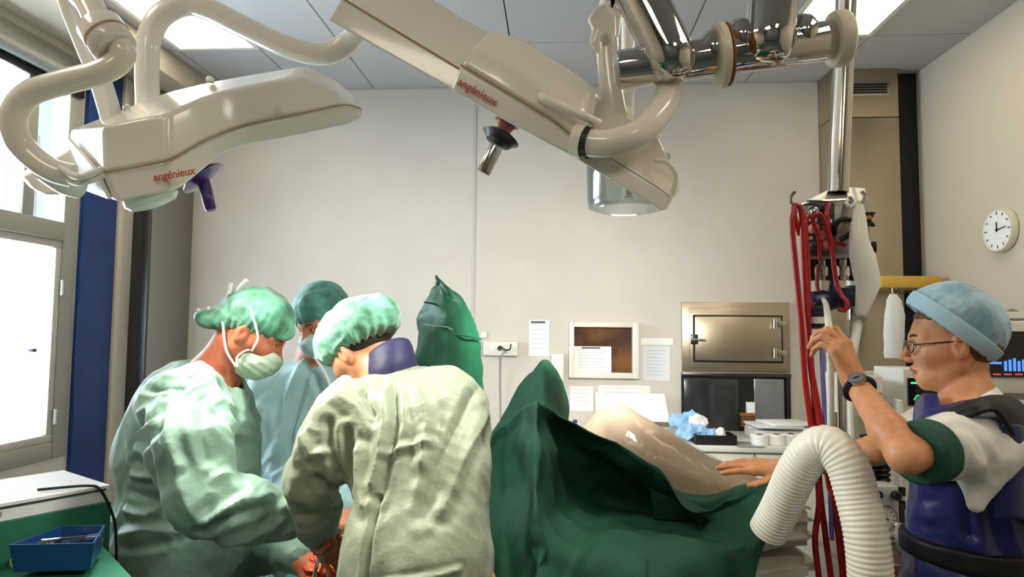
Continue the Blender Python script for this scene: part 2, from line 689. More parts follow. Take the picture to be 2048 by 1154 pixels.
def sdf_arrays(fn, lo, hi, h):
    lo, hi = np.array(lo, float), np.array(hi, float)
    B = 8
    nb = np.ceil((hi - lo) / (h * B)).astype(int)
    N = nb * B
    ci = np.stack(np.meshgrid(*[np.arange(k) for k in nb], indexing='ij'), -1).reshape(-1, 3)
    cc = lo + (ci + 0.5) * B * h
    dc = fn(cc)
    act = np.abs(dc) < B * h * 1.25
    D = np.ones(tuple(N + 1), np.float32)
    sg = np.where(dc < 0, -1.0, 1.0).reshape(tuple(nb))
    D[:-1, :-1, :-1] = np.repeat(np.repeat(np.repeat(sg, B, 0), B, 1), B, 2)
    off = np.stack(np.meshgrid(*[np.arange(B + 1)] * 3, indexing='ij'), -1).reshape(-1, 3)
    ab, ac, rb = ci[act], cc[act], B * h * 0.9
    pr = getattr(fn, 'prims', None)
    if pr is not None:
        pc = np.stack([g(ac) for g, k in pr])
        ks = np.array([max(k, 1e-6) for g, k in pr])
        use = pc < pc.min(0) + 2.6 * rb + ks[:, None] + ks.max()
    step = 1 if pr is not None else 400
    for s in range(0, len(ab), step):
        if pr is None:
            pts = (ab[s:s + step, None, :] * B + off[None]).reshape(-1, 3)
            D[pts[:, 0], pts[:, 1], pts[:, 2]] = fn(lo + pts * h)
        else:
            pts = ab[s] * B + off
            w = lo + pts * h
            d = None
            for i in np.nonzero(use[:, s])[0]:
                v = pr[i][0](w)
                d = v if d is None else smin(d, v, ks[i])
            D[pts[:, 0], pts[:, 1], pts[:, 2]] = d
    S = D < 0
    cnt = np.zeros(tuple(N), np.uint8)
    for a in (0, 1):
        for b in (0, 1):
            for c in (0, 1):
                cnt += S[a:N[0] + a, b:N[1] + b, c:N[2] + c]
    cells = np.stack(np.nonzero((cnt > 0) & (cnt < 8)), -1)
    vid = np.full(tuple(N), -1, np.int32)
    vid[cells[:, 0], cells[:, 1], cells[:, 2]] = np.arange(len(cells))
    acc = np.zeros((len(cells), 3))
    num = np.zeros(len(cells))
    cor = [(a, b, c) for a in (0, 1) for b in (0, 1) for c in (0, 1)]
    for A in cor:
        for ax in range(3):
            if A[ax]:
                continue
            Bc = list(A)
            Bc[ax] = 1
            dA = D[cells[:, 0] + A[0], cells[:, 1] + A[1], cells[:, 2] + A[2]].astype(float)
            dB = D[cells[:, 0] + Bc[0], cells[:, 1] + Bc[1], cells[:, 2] + Bc[2]].astype(float)
            m = (dA < 0) != (dB < 0)
            t = np.where(m, dA / np.where(m, dA - dB, 1), 0)
            pt = np.array(A, float)[None, :].repeat(len(cells), 0)
            pt[:, ax] = t
            acc += pt * m[:, None]
            num += m
    V = lo + (cells + acc / num[:, None]) * h
    quads = []
    for ax in range(3):
        sl0 = [slice(None)] * 3
        sl1 = [slice(None)] * 3
        sl0[ax] = slice(0, -1)
        sl1[ax] = slice(1, None)
        ch = S[tuple(sl0)] != S[tuple(sl1)]
        e = np.stack(np.nonzero(ch), -1)
        b, c = (ax + 1) % 3, (ax + 2) % 3
        ok = (e[:, b] > 0) & (e[:, c] > 0) & (e[:, b] < N[b]) & (e[:, c] < N[c])
        e = e[ok]
        flip = S[e[:, 0], e[:, 1], e[:, 2]]
        q = []
        for db, dcc in ((0, 0), (-1, 0), (-1, -1), (0, -1)):
            g = e.copy()
            g[:, b] += db
            g[:, c] += dcc
            q.append(vid[g[:, 0], g[:, 1], g[:, 2]])
        q = np.stack(q, -1)
        q[~flip] = q[~flip][:, ::-1]
        q = q[(q >= 0).all(1)]
        quads.append(q)
    return V, np.concatenate(quads)


def vnormals(V, Q):
    n = np.cross(V[Q[:, 2]] - V[Q[:, 0]], V[Q[:, 3]] - V[Q[:, 1]])
    ix = Q.ravel()
    n4 = np.repeat(n, 4, 0)
    N = np.stack([np.bincount(ix, n4[:, k], len(V)) for k in range(3)], 1)
    return N / (np.linalg.norm(N, axis=1)[:, None] + 1e-12)


def np_mesh(V, Q):
    me = bpy.data.meshes.new('m')
    me.vertices.add(len(V))
    me.vertices.foreach_set('co', np.ascontiguousarray(V, np.float32).ravel())
    k = Q.shape[1]
    me.loops.add(len(Q) * k)
    me.loops.foreach_set('vertex_index', Q.astype(np.int32).ravel())
    me.polygons.add(len(Q))
    me.polygons.foreach_set('loop_start', np.arange(0, len(Q) * k, k, dtype=np.int32))
    me.polygons.foreach_set('use_smooth', np.ones(len(Q), bool))
    me.update(calc_edges=True)
    me.validate()
    return me


def sculpt(name, fn, lo, hi, h, m, parent=None, disp=None, relax=0):
    V, Q = sdf_arrays(fn, lo, hi, h)
    for _ in range(relax):
        ix = np.concatenate([Q.ravel(), Q.ravel()])
        nb_ = np.concatenate([np.roll(Q, -1, 1).ravel(), np.roll(Q, 1, 1).ravel()])
        c = np.bincount(ix, minlength=len(V))
        A = np.stack([np.bincount(ix, V[nb_, k], len(V)) for k in range(3)], 1)
        V = V * 0.5 + 0.5 * A / c[:, None]
    if disp is not None:
        N = vnormals(V, Q)
        V = V + N * disp(V, N)[:, None]
    return mesh_obj(name, np_mesh(V, Q), m, parent)


def pane_mat(name, tint, gloss, rough=0.03, edge=0.5):
    m = bpy.data.materials.new(name)
    m.use_nodes = True
    nt = m.node_tree
    nt.nodes.remove(nt.nodes['Principled BSDF'])
    out = nt.nodes['Material Output']
    t = nt.nodes.new('ShaderNodeBsdfTransparent')
    t.inputs[0].default_value = s2l(tint)
    g = nt.nodes.new('ShaderNodeBsdfGlossy')
    g.inputs['Roughness'].default_value = rough
    mx = nt.nodes.new('ShaderNodeMixShader')
    lw = nt.nodes.new('ShaderNodeLayerWeight')
    lw.inputs[0].default_value = edge
    mu = nt.nodes.new('ShaderNodeMath')
    mu.operation = 'MULTIPLY'
    mu.inputs[1].default_value = gloss
    nt.links.new(lw.outputs['Fresnel'], mu.inputs[0])
    nt.links.new(mu.outputs[0], mx.inputs[0])
    nt.links.new(t.outputs[0], mx.inputs[1])
    nt.links.new(g.outputs[0], mx.inputs[2])
    nt.links.new(mx.outputs[0], out.inputs[0])
    MATS[name] = m


pane_mat('clear_glass', (244, 250, 252), 0.5)
pane_mat('clear_plastic', (236, 240, 240), 0.4, 0.1, 0.45)
fm = bpy.data.materials.new('frosted')
fm.use_nodes = True
_nt = fm.node_tree
_nt.nodes.remove(_nt.nodes['Principled BSDF'])
_t = _nt.nodes.new('ShaderNodeBsdfTranslucent')
_t.inputs[0].default_value = (0.93, 0.96, 1, 1)
_d = _nt.nodes.new('ShaderNodeBsdfDiffuse')
_d.inputs[0].default_value = (0.85, 0.88, 0.9, 1)
_m = _nt.nodes.new('ShaderNodeMixShader')
_m.inputs[0].default_value = 0.25
_nt.links.new(_t.outputs[0], _m.inputs[1])
_nt.links.new(_d.outputs[0], _m.inputs[2])
_nt.links.new(_m.outputs[0], _nt.nodes['Material Output'].inputs[0])
MATS['frosted'] = fm

# ================================================================== THE ROOM
XL, YB, YF = -2.96, 4.83, -2.4
XR, ZC = P(1812, 149, YB).x, P(1180, 171, YB).z
print('ROOM', XR, ZC, P(1812, 149, YB).z, P(720, 178, YB).z)


def YL(px, py=450, x=XL):
    """how far along the left wall a photo column lies"""
    d = RC @ Vector(((px - CX) / F, -(py - CY) / F, -1))
    return x * d.y / d.x




def struct(name, o):
    o['kind'] = 'structure'
    return o


struct('floor', span('floor', (XL - 0.15, YF - 0.15, -0.1), (XR + 0.15, YB + 0.15, 0), 'floor'))
ceil = struct('ceiling', span('ceiling', (XL - 0.15, YF - 0.15, ZC + 0.012), (XR + 0.15, YB + 0.15, ZC + 0.12), 'ceiling_seam'))
wb = struct('wall_back', span('wall_back', (XL - 0.15, YB + 0.012, 0), (XR + 0.15, YB + 0.15, ZC + 0.012), 'joint'))
struct('wall_front', span('wall_front', (XL - 0.15, YF - 0.15, 0), (XR + 0.15, YF, ZC + 0.012), 'wall_dark'))
wr = struct('wall_right', span('wall_right', (XR, YF, 0), (XR + 0.15, YB + 0.012, ZC + 0.012), 'wall_side'))
# left wall with its window opening
WY0, WY1, WZ0, WZ1 = 2.25, YL(150), 0.82, 3.24
print('WIN', WY1, YL(0), YL(225), YL(237), P(385, 450, YB).x)
bm = bmesh.new()
for a, b in (((XL - 0.15, YF, 0), (XL, WY0, ZC + 0.012)), ((XL - 0.15, WY1, 0), (XL, YB + 0.012, ZC + 0.012)),
             ((XL - 0.15, WY0, 0), (XL, WY1, WZ0)), ((XL - 0.15, WY0, WZ1), (XL, WY1, ZC + 0.012))):
    bm_box(bm, (Vector(a) + Vector(b)) / 2, Vector(b) - Vector(a))
struct('wall_left', mesh_obj('wall_left', bm_mesh(bm), 'wall'))

# wall panels on the back wall, with the upright joint between them
jx = P(948, 400, YB).x
for x0, x1 in ((XL, jx - 0.012), (jx + 0.012, P(1640, 400, YB).x), (P(1640, 400, YB).x + 0.006, XR)):
    span('wall_panel', (x0, YB, 0), (x1, YB + 0.012, ZC), 'wall', wb)
span('joint_strip', (jx - 0.014, YB - 0.006, 0), (jx + 0.014, YB + 0.012, ZC), 'joint', wb, bevel=0.003)

# ceiling tiles, two lit panels in view; unseen lit ones added as fill
xs = [XL, -2.54, -1.98, -1.42, -0.31, 0.82, 1.38, 1.94, XR]
ys = [YF, -1.94, -0.74, 0.46, 1.66, 2.86, 4.08, YB]
lit = {(1, 5), (6, 5), (1, 3), (6, 3), (3, 1), (5, 1)}
for i in range(len(xs) - 1):
    for j in range(len(ys) - 1):
        if (i, j) in lit:
            continue
        span('ceiling_tile', (xs[i] + 0.004, ys[j] + 0.004, ZC), (xs[i + 1] - 0.004, ys[j + 1] - 0.004, ZC + 0.012),
             'ceiling', ceil)
for i, j in sorted(lit):
    x0, x1, y0, y1 = xs[i], xs[i + 1], ys[j], ys[j + 1]
    lab = {(1, 5): 'glowing ceiling light panel above the blue wall panel and window',
           (6, 5): 'glowing ceiling light panel above the tall steel duct'}.get((i, j), 'added unseen ceiling fill light panel over the open half of the room')
    t = thing('ceiling_light', lab, 'ceiling light', ((x0 + x1) / 2, (y0 + y1) / 2, ZC - 0.004), 'recessed ceiling light panels')
    bm = bmesh.new()
    fw = 0.03
    for a, b in (((x0, y0), (x1, y0 + fw)), ((x0, y1 - fw), (x1, y1)), ((x0, y0 + fw), (x0 + fw, y1 - fw)), ((x1 - fw, y0 + fw), (x1, y1 - fw))):
        bm_box(bm, ((a[0] + b[0]) / 2, (a[1] + b[1]) / 2, ZC + 0.002), (b[0] - a[0], b[1] - a[1], 0.014))
    mesh_obj('frame', bm_mesh(bm), 'white_plastic', t)
    span('diffuser', (x0 + fw, y0 + fw, ZC + 0.001), (x1 - fw, y1 - fw, ZC + 0.008), 'panel_light' if j == 5 else 'panel_light_fill', t)

# soffit along the left wall, the air grille under it
struct('trim_1', span('trim_1', (XL + 0.001, 2.9, ZC - 0.16), (-2.62, YB - 0.002, ZC - 0.001), 'wall_side', bevel=0.004))
# window: frame, transom, mullion, panes
wn = struct('window_1', bpy.data.objects.new('window_1', None))
COL.objects.link(wn)
wn.location = (XL, (WY0 + WY1) / 2, WZ0)
ZT = 2.16
xf0, xf1 = XL - 0.09, XL + 0.01
for nm, a, b in (('jamb', (xf0, WY1 - 0.1, WZ0), (xf1, WY1 + 0.012, WZ1)), ('jamb', (xf0, WY0, WZ0), (xf1, WY0 + 0.1, WZ1)),
                 ('head', (xf0, WY0 + 0.1, WZ1 - 0.1), (xf1, WY1 - 0.1, WZ1)),
                 ('sill_rail', (xf0, WY0 + 0.1, WZ0), (xf1, WY1 - 0.1, WZ0 + 0.1)),
                 ('transom', (xf0, WY0 + 0.1, ZT - 0.055), (xf1 + 0.012, WY1 - 0.1, ZT + 0.055)),
                 ('mullion', (xf0, 3.36, ZT + 0.055), (xf1, 3.44, WZ1 - 0.1))):
    span(nm, a, b, 'grey_frame', wn, bevel=0.008)
# inner casement of the frosted lower light
bm = bmesh.new()
c0, c1, z0, z1 = WY0 + 0.1, WY1 - 0.1, WZ0 + 0.1, ZT - 0.055
for a, b in (((c0, z0), (c1, z0 + 0.045)), ((c0, z1 - 0.045), (c1, z1)), ((c0, z0 + 0.045), (c0 + 0.045, z1 - 0.045)), ((c1 - 0.045, z0 + 0.045), (c1, z1 - 0.045))):
    bm_box(bm, (XL - 0.03, (a[0] + b[0]) / 2, (a[1] + b[1]) / 2), (0.07, b[0] - a[0], b[1] - a[1]))
mesh_obj('casement', bm_mesh(bm, bevel=0.006), 'white_frame', wn)
span('frosted_pane', (XL - 0.04, c0 + 0.045, z0 + 0.045), (XL - 0.034, c1 - 0.045, z1 - 0.045), 'frosted', wn)
span('clear_pane', (XL - 0.05, WY0 + 0.1, ZT + 0.055), (XL - 0.045, 3.36, WZ1 - 0.1), 'clear_glass', wn)
span('clear_pane', (XL - 0.05, 3.44, ZT + 0.055), (XL - 0.045, WY1 - 0.1, WZ1 - 0.1), 'clear_glass', wn)
for z in (1.78, 1.02):
    cyl('hinge', (XL + 0.02, WY1 - 0.1, z), (XL + 0.02, WY1 - 0.1, z + 0.09), 0.012, 'grey_frame', wn, 10)
bx_ = box('window_catch', (XL + 0.03, 3.46, 1.46), (0.03, 0.03, 0.02), 'dark_plastic', wn, bevel=0.004)
# roller blind under the window head
t = thing('roller_blind', 'rolled-up roller blind with dark cassette under the window head', 'blind', (XL + 0.05, 3.2, 3.0))
cyl('roll', (XL + 0.06, WY0 + 0.15, 3.08), (XL + 0.06, WY1 - 0.12, 3.08), 0.04, 'grey_plastic', t, 18)
span('cassette', (XL + 0.0125, WY0 + 0.15, 3.0), (XL + 0.035, 3.75, 3.1), 'black', t, bevel=0.004)
tube('pull_cord', [(XL + 0.1, 3.8, 3.06), (XL + 0.1, 3.8, 2.8), (XL + 0.1, 3.8, 2.62)], 0.003, 'white_plastic', t, 6)
# house across the street seen through the clear upper light
t = thing('building', 'pale building facade beyond the upper window pane', 'building', (-9.5, 6.5, 0))
span('wall', (-10.2, 0.0, 0), (-9.6, 14, 9), 'facade', t)
for k in range(7):
    for l in range(3):
        y0 = 0.8 + k * 1.9
        z0 = 1.0 + l * 2.6
        w_ = span('window', (-9.62, y0, z0), (-9.56, y0 + 0.9, z0 + 1.5), 'grey_frame', t)
        span('pane', (-9.57, y0 + 0.1, z0 + 0.1), (-9.54, y0 + 0.8, z0 + 1.4), 'facade_glass', w_)

# blue panel beside the window and its pale edge strip
cxs = P(385, 450, YB).x
cyf = YL(300, 450, cxs)
struct('trim_2', span('trim_2', (XL + 0.001, WY1 + 0.03, 0), (XL + 0.03, YL(224), ZC - 0.17), 'blue_panel', bevel=0.003))
struct('trim_3', span('trim_3', (XL + 0.001, YL(225), 0), (XL + 0.045, YL(235), ZC - 0.17), 'wall_side', bevel=0.003))
t = thing('steel_column', 'floor-to-ceiling steel-clad column in the corner beside the blue panel', 'column', (-2.83, 4.57, 0))
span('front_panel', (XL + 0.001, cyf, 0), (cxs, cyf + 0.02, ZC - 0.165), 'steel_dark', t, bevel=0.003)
span('side_panel', (XL + 0.001, cyf + 0.021, 0), (cxs + 0.003, YB - 0.002, ZC - 0.165), 'steel_lit', t, bevel=0.003)  # lit side and darker front are put into the two steel colours
g = span('grille_frame', (cxs, cyf + 0.06, 3.02), (cxs + 0.012, YB - 0.07, 3.31), 'steel', t, bevel=0.003)
span('grille_core', (cxs + 0.004, cyf + 0.09, 3.05), (cxs + 0.016, YB - 0.1, 3.28), 'black', g)
for k in range(6):
    span('slat', (cxs + 0.012, cyf + 0.09, 3.06 + k * 0.037), (cxs + 0.02, YB - 0.1, 3.066 + k * 0.037), 'dark_plastic', g)

# steel duct in the far right corner
t = thing('steel_duct', 'tall stainless steel air duct with small grille in the back corner', 'duct', (2.2, 4.7, 0))
dx0, dx1, dy = P(1638, 300, YB).x, P(1800, 300, 4.6).x, 4.6
span('lower_panel', (dx0, dy, 0), (dx1, YB - 0.002, 3.098), 'steel', t, bevel=0.004)
span('upper_panel', (dx0, dy, 3.102), (dx1, YB - 0.002, ZC - 0.002), 'steel', t, bevel=0.004)
a, b = P(1695, 165, dy), P(1778, 192, dy)
g = span('grille', (a.x, dy - 0.008, b.z), (b.x, dy + 0.004, a.z), 'chrome_soft', t, bevel=0.002)
for k in range(4):
    z = b.z + 0.018 + k * 0.019
    span('slot', (a.x + 0.015, dy - 0.011, z), (b.x - 0.015, dy - 0.006, z + 0.012), 'black', g)
struct('gap_shade', span('gap_shade', (dx1 + 0.002, 4.7, 0), (XR - 0.001, YB - 0.002, ZC - 0.002), 'black'))  # black filler putting in the shade of the gap beside the duct

# access panel line on the right wall
pa = span('access_panel', (XR - 0.012, 1.5, 0.9), (XR, 3.78, P(1925, 533, 4.1).z), 'wall_side', wr, bevel=0.004)

# ================================================================== CEILING EQUIPMENT


def ring(*pts):
    return [P(*p) for p in pts]


def face_text(body, tl, tr, bl, u, v, width, m, parent, lift=0.004):
    """lettering laid on the plane through three corners"""
    x = (tr - tl)
    y = (tl - bl)
    c = tl + x * u - y * v
    n = x.cross(y).normalized()
    o = text_mesh('lettering', body, c + n * lift, x, y, 0.04, m, parent, extrude=0.0008)
    w = max(o.dimensions.x, 1e-3)
    me = o.data
    k = width / (max((Vector(v_.co) - c).dot(x.normalized()) for v_ in me.vertices) - min((Vector(v_.co) - c).dot(x.normalized()) for v_ in me.vertices))
    for v_ in me.vertices:
        v_.co = c + n * lift + (Vector(v_.co) - c - n * lift) * k
    return o


# ---- surgical lamp over the window side
L1 = thing('surgical_lamp', 'cream surgical lamp with purple sterile handle hanging before the window', 'surgical lamp', P(330, 320, 1.75), 'ceiling-hung surgical lamps')
# columns: crease, seam, bottom, back-top, back-seam, back-bottom
st = [((206, 252, 1.60), (208, 346, 1.60), (232, 404, 1.60), (136, 262, 1.82), (158, 350, 1.83), (176, 386, 1.84)),
      ((326, 229, 1.58), (330, 324, 1.58), (343, 382, 1.59), (322, 188, 1.84), (322, 290, 1.86), (330, 360, 1.88)),
      ((352, 218, 1.60), (354, 314, 1.60), (364, 374, 1.61), (350, 180, 1.85), (350, 280, 1.87), (356, 345, 1.89)),
      ((400, 197, 1.66), (404, 285, 1.66), (405, 340, 1.67), (405, 167, 1.87), (405, 262, 1.9), (405, 318, 1.91)),
      ((440, 184, 1.71), (444, 267, 1.71), (440, 310, 1.72), (440, 160, 1.89), (440, 250, 1.92), (440, 294, 1.93)),
      ((500, 170, 1.77), (500, 248, 1.77), (490, 290, 1.78), (500, 149, 1.92), (500, 236, 1.94), (500, 276, 1.95)),
      ((608, 150, 1.85), (610, 226, 1.84), (606, 268, 1.85), (608, 131, 1.96), (610, 216, 1.98), (606, 256, 1.99)),
      ((676, 184, 1.90), (690, 210, 1.89), (690, 250, 1.90), (668, 156, 1.98), (690, 200, 2.0), (690, 240, 2.01)),
      ((706, 208, 1.93), (722, 218, 1.93), (724, 238, 1.94), (704, 186, 1.99), (722, 212, 2.0), (724, 230, 2.01))]
loft('upper_housing', [[P(*s[0]), P(*s[1]), P(*s[4]), P(*s[3])] for s in st], 'lamp_white', L1, bevel=0.014, seg=3, angle=50)
loft('lower_housing', [[P(*s[1]), P(*s[2]), P(*s[5]), P(*s[4])] for s in st], 'lamp_white_low', L1, bevel=0.009, seg=3, angle=50)
# trim line where the two halves meet
tube('seam_trim', [P(s[1][0], s[1][1], s[1][2] - 0.003) for s in st], 0.002, 'lamp_seam', L1, 6, 3)
# arm of the head reaching away to the window
ar = [((330, 235, 1.86), (330, 330, 1.86), (330, 320, 2.05), (320, 225, 2.05)),
      ((200, 268, 1.88), (200, 360, 1.88), (190, 350, 2.08), (190, 262, 2.08)),
      ((140, 298, 1.9), (135, 388, 1.9), (125, 380, 2.1), (130, 292, 2.1)),
      ((66, 342, 1.93), (92, 392, 1.93), (80, 386, 2.12), (55, 338, 2.12)),
      ((44, 352, 1.95), (68, 380, 1.95), (60, 376, 2.12), (38, 350, 2.12))]
loft('rear_arm', [ring(*s) for s in ar], 'lamp_white_low', L1, bevel=0.012, seg=3, angle=50)
# recessed end with its grip bars
prism('end_cap', ring((140, 274, 1.79), (198, 340, 1.615), (224, 398, 1.615), (180, 382, 1.8), (160, 345, 1.8)), (-0.012, 0, 0), 'white_plastic', L1, bevel=0.004)
tube('grip_bar', ring((204, 338, 1.60), (176, 350, 1.56), (150, 352, 1.56), (112, 332, 1.60)), 0.009, 'white_plastic', L1, 10, 6)
tube('grip_bar', ring((206, 352, 1.60), (180, 362, 1.57), (150, 366, 1.58), (120, 348, 1.62)), 0.007, 'white_plastic', L1, 10, 6)
lathe('lens', P(300, 392, 1.72), P(312, 418, 1.73) - P(300, 392, 1.72), [(0.0, -0.01), (0.07, -0.005), (0.072, 0.012), (0.06, 0.026), (0.03, 0.032), (0, 0.033)], 'lamp_under', L1, 28)
lathe('knob', P(268, 410, 1.68), (0.1, -0.5, -0.6), [(0, -0.012), (0.012, -0.012), (0.013, 0.006), (0.009, 0.011), (0, 0.012)], 'white_plastic', L1, 16)
cyl('screw_cap', P(555, 218, 1.80), P(553, 219, 1.785), 0.011, 'lamp_white', L1, 20)
for q in ((420, 158), (235, 222), (255, 214)):
    lathe('top_stud', P(q[0], q[1] + 6, 1.83), (0, 0, 1), [(0.012, 0), (0.012, 0.01), (0.006, 0.016), (0, 0.017)], 'lamp_white', L1, 14)
tl, tr, bl = P(208, 346, 1.60), P(330, 324, 1.58), P(232, 404, 1.60)
face_text('angénieux', tl, tr, tr + (bl - tl), 0.62, 0.46, 0.12, 'logo_orange', L1, 0.006)
# handle under the head
hd = P(423, 420, 1.80) - P(402, 335, 1.80)
lathe('handle_socket', P(400, 330, 1.80), hd, [(0.03, -0.03), (0.03, 0.0), (0.022, 0.022), (0.02, 0.03)], 'red', L1, 22)
lathe('handle_flange', P(404, 352, 1.80), hd + Vector((0.05, 0.03, 0.02)), [(0.018, -0.012), (0.05, -0.006), (0.066, 0.004), (0.068, 0.009), (0.05, 0.012), (0.018, 0.02), (0, 0.02)], 'purple', L1, 34)
lathe('handle', P(407, 360, 1.80), hd, [(0.017, 0), (0.017, 0.05), (0.0155, 0.088), (0.012, 0.093), (0, 0.094)], 'purple', L1, 22)
# carrying tubes
tube('yoke_tube', ring((146, 352, 1.62), (100, 338, 1.60), (52, 300, 1.58), (30, 262, 1.56), (30, 222, 1.55), (62, 186, 1.55), (130, 164, 1.55), (200, 145, 1.55), (238, 122, 1.56), (244, 98, 1.56), (222, 84, 1.56)), 0.0315, 'lamp_white', L1, 20, 8)
tube('yoke_end', ring((90, 338, 1.61), (128, 362, 1.66), (160, 372, 1.7)), [0.033, 0.036, 0.036], 'lamp_white_low', L1, 18, 5)
cyl('collar', P(232, 100, 1.56), P(196, 48, 1.56), 0.055, 'lamp_white_low', L1, 30, bevel=0.006)
cyl('collar_ring', P(216, 77, 1.56), P(213, 73, 1.56), 0.0565, 'lamp_seam', L1, 30)
q = P(150, -40, 1.62)
tube('drop_tube', [P(205, 62, 1.56), P(180, 10, 1.58), q, q + Vector((-0.03, 0.02, 0.25)), Vector((q.x - 0.03, q.y + 0.02, ZC))], 0.034, 'lamp_white', L1, 18, 6)
tube('strut_tube', [P(228, 252, 1.80), P(200, 160, 1.78), P(160, 60, 1.76), P(140, 0, 1.74), P(150, -60, 1.72)], 0.03, 'white_plastic', L1, 18, 6)
lathe('ceiling_mount', Vector((q.x - 0.03, q.y + 0.02, ZC)), (0, 0, -1), [(0.09, 0.002), (0.09, 0.03), (0.05, 0.06), (0.036, 0.07)], 'lamp_white', L1, 26)
# its light, thrown down on the operating field
lp = P(330, 425, 1.64)
light('surgical_lamp_beam', 'SPOT', lp, P(690, 960, 1.62), 46, (1.0, 0.97, 0.84), spot_size=math.radians(96), spot_blend=0.7, shadow_soft_size=0.1)

# ---- surgical lamp over the table
L2 = thing('surgical_lamp', 'cream bar-shaped surgical lamp with red lettering and steel handle', 'surgical lamp', P(1000, 240, 1.7), 'ceiling-hung surgical lamps')
b2 = [((657, 40, 1.60), (684, -4, 1.60), (768, -62, 1.70), (768, -30, 1.84), (684, 30, 1.84)),
      ((905, 180, 1.60), (920, 138, 1.60), (972, 63, 1.70), (972, 90, 1.84), (925, 160, 1.84)),
      ((1132, 305, 1.60), (1150, 274, 1.60), (1200, 200, 1.70), (1200, 225, 1.84), (1150, 290, 1.84)),
      ((1290, 401, 1.60), (1310, 372, 1.60), (1318, 275, 1.68), (1318, 300, 1.84), (1300, 385, 1.84)),
      ((1326, 423, 1.60), (1345, 397, 1.60), (1361, 374, 1.66), (1361, 384, 1.84), (1340, 410, 1.84))]
loft('upper_housing', [[P(*s[1]), P(*s[2]), P(*s[3]), P(*s[4])] for s in b2], 'lamp_white', L2, bevel=0.01, seg=3, angle=50)
loft('lower_housing', [[P(*s[0]), P(*s[1]), P(*s[4]), P(s[0][0] + 12, s[0][1] - 4, 1.84)] for s in b2], 'lamp_white_low', L2, bevel=0.005, seg=2, angle=50)
tube('seam_trim', [P(s[1][0], s[1][1], s[1][2] - 0.002) for s in b2[:3]], 0.0022, 'lamp_seam', L2, 6, 3)
h2 = [((922, 128, 1.545), (946, 92, 1.55), (984, 57, 1.60), (990, 70, 1.80), (930, 150, 1.80)),
      ((1000, 176, 1.54), (1020, 130, 1.545), (1056, 84, 1.60), (1056, 100, 1.80), (1000, 190, 1.80)),
      ((1100, 236, 1.54), (1120, 190, 1.545), (1150, 146, 1.60), (1150, 160, 1.80), (1100, 250, 1.80)),
      ((1150, 276, 1.56), (1172, 226, 1.565), (1188, 172, 1.61), (1188, 190, 1.80), (1150, 280, 1.80)),
      ((1168, 284, 1.58), (1186, 240, 1.585), (1198, 196, 1.62), (1198, 206, 1.80), (1168, 285, 1.80))]
loft('cover', [ring(*s) for s in h2], 'lamp_white', L2, bevel=0.014, seg=3, angle=50)
k2 = [((902, 180, 1.552), (921, 130, 1.547), (930, 150, 1.81), (912, 184, 1.81)),
      ((1000, 236, 1.548), (1000, 178, 1.543), (1000, 192, 1.81), (1000, 230, 1.81)),
      ((1100, 290, 1.548), (1100, 238, 1.543), (1100, 252, 1.81), (1100, 285, 1.81)),
      ((1134, 307, 1.56), (1150, 278, 1.56), (1150, 283, 1.81), (1140, 303, 1.81)),
      ((1160, 318, 1.59), (1170, 288, 1.585), (1170, 288, 1.81), (1160, 312, 1.81))]
loft('cover_base', [ring(*s) for s in k2], 'lamp_white_low', L2, bevel=0.008, seg=3, angle=50)
tube('cover_trim', ring((921, 130, 1.542), (1000, 177, 1.538), (1100, 237, 1.538), (1150, 277, 1.556)), 0.0022, 'lamp_seam', L2, 6, 4)
tube('grip_bar', ring((1084, 192, 1.535), (1092, 200, 1.525), (1130, 218, 1.525), (1180, 238, 1.535), (1196, 246, 1.56)), 0.011, 'lamp_white', L2, 12, 5)
tl, tr, bl = P(902, 128, 1.545), P(1000, 178, 1.543), P(902, 180, 1.55)
face_text('angénieux', P(920, 132, 1.547), P(1000, 178, 1.543), P(902, 181, 1.552), 0.58, 0.55, 0.112, 'logo_red', L2, 0.007)
tube('grip_loop', ring((1345, 390, 1.6), (1352, 350, 1.585), (1335, 325, 1.585), (1310, 320, 1.6)), 0.006, 'lamp_white', L2, 10, 6)
hd = P(962, 352, 1.68) - P(1006, 262, 1.68)
lathe('handle_socket', P(1012, 250, 1.68), hd, [(0.026, -0.02), (0.026, 0.0), (0.02, 0.012), (0.02, 0.03)], 'pink', L2, 22)
lathe('handle_collar', P(1012, 250, 1.68), hd, [(0.034, -0.012), (0.034, -0.004), (0.02, 0.0)], 'red', L2, 22)
nn = Vector((-0.42, -0.1, -0.9))
lathe('handle_flange', P(1001, 276, 1.68), nn, [(0.015, -0.012), (0.044, -0.008), (0.052, -0.002), (0.044, 0.004), (0.038, 0.01), (0.034, 0.016), (0.015, 0.02), (0, 0.02)], 'dark_plastic', L2, 34)
lathe('handle', P(992, 294, 1.68), hd, [(0.018, 0), (0.019, 0.012), (0.0185, 0.07), (0.016, 0.078), (0, 0.079)], 'chrome_soft', L2, 22)
tube('yoke_tube', ring((1176, 285, 1.56), (1215, 287, 1.55), (1268, 272, 1.55), (1306, 240, 1.57), (1330, 205, 1.6), (1338, 160, 1.63), (1330, 110, 1.66), (1300, 70, 1.7)), 0.034, 'lamp_white', L2, 20, 8)
cyl('yoke_ring', P(1170, 284, 1.562), P(1180, 286, 1.558), 0.038, 'dark_plastic', L2, 26)
cyl('yoke_socket', P(1150, 280, 1.57), P(1169, 284, 1.562), 0.041, 'lamp_white', L2, 26)
tube('neck_tube', ring((1232, 235, 1.74), (1222, 180, 1.74), (1216, 120, 1.74), (1214, 80, 1.74)), 0.031, 'lamp_white', L2, 18, 6)
tube('brace_tube', ring((1248, 215, 1.82), (1262, 150, 1.82), (1280, 90, 1.82)), 0.02, 'white_plastic', L2, 14, 5)
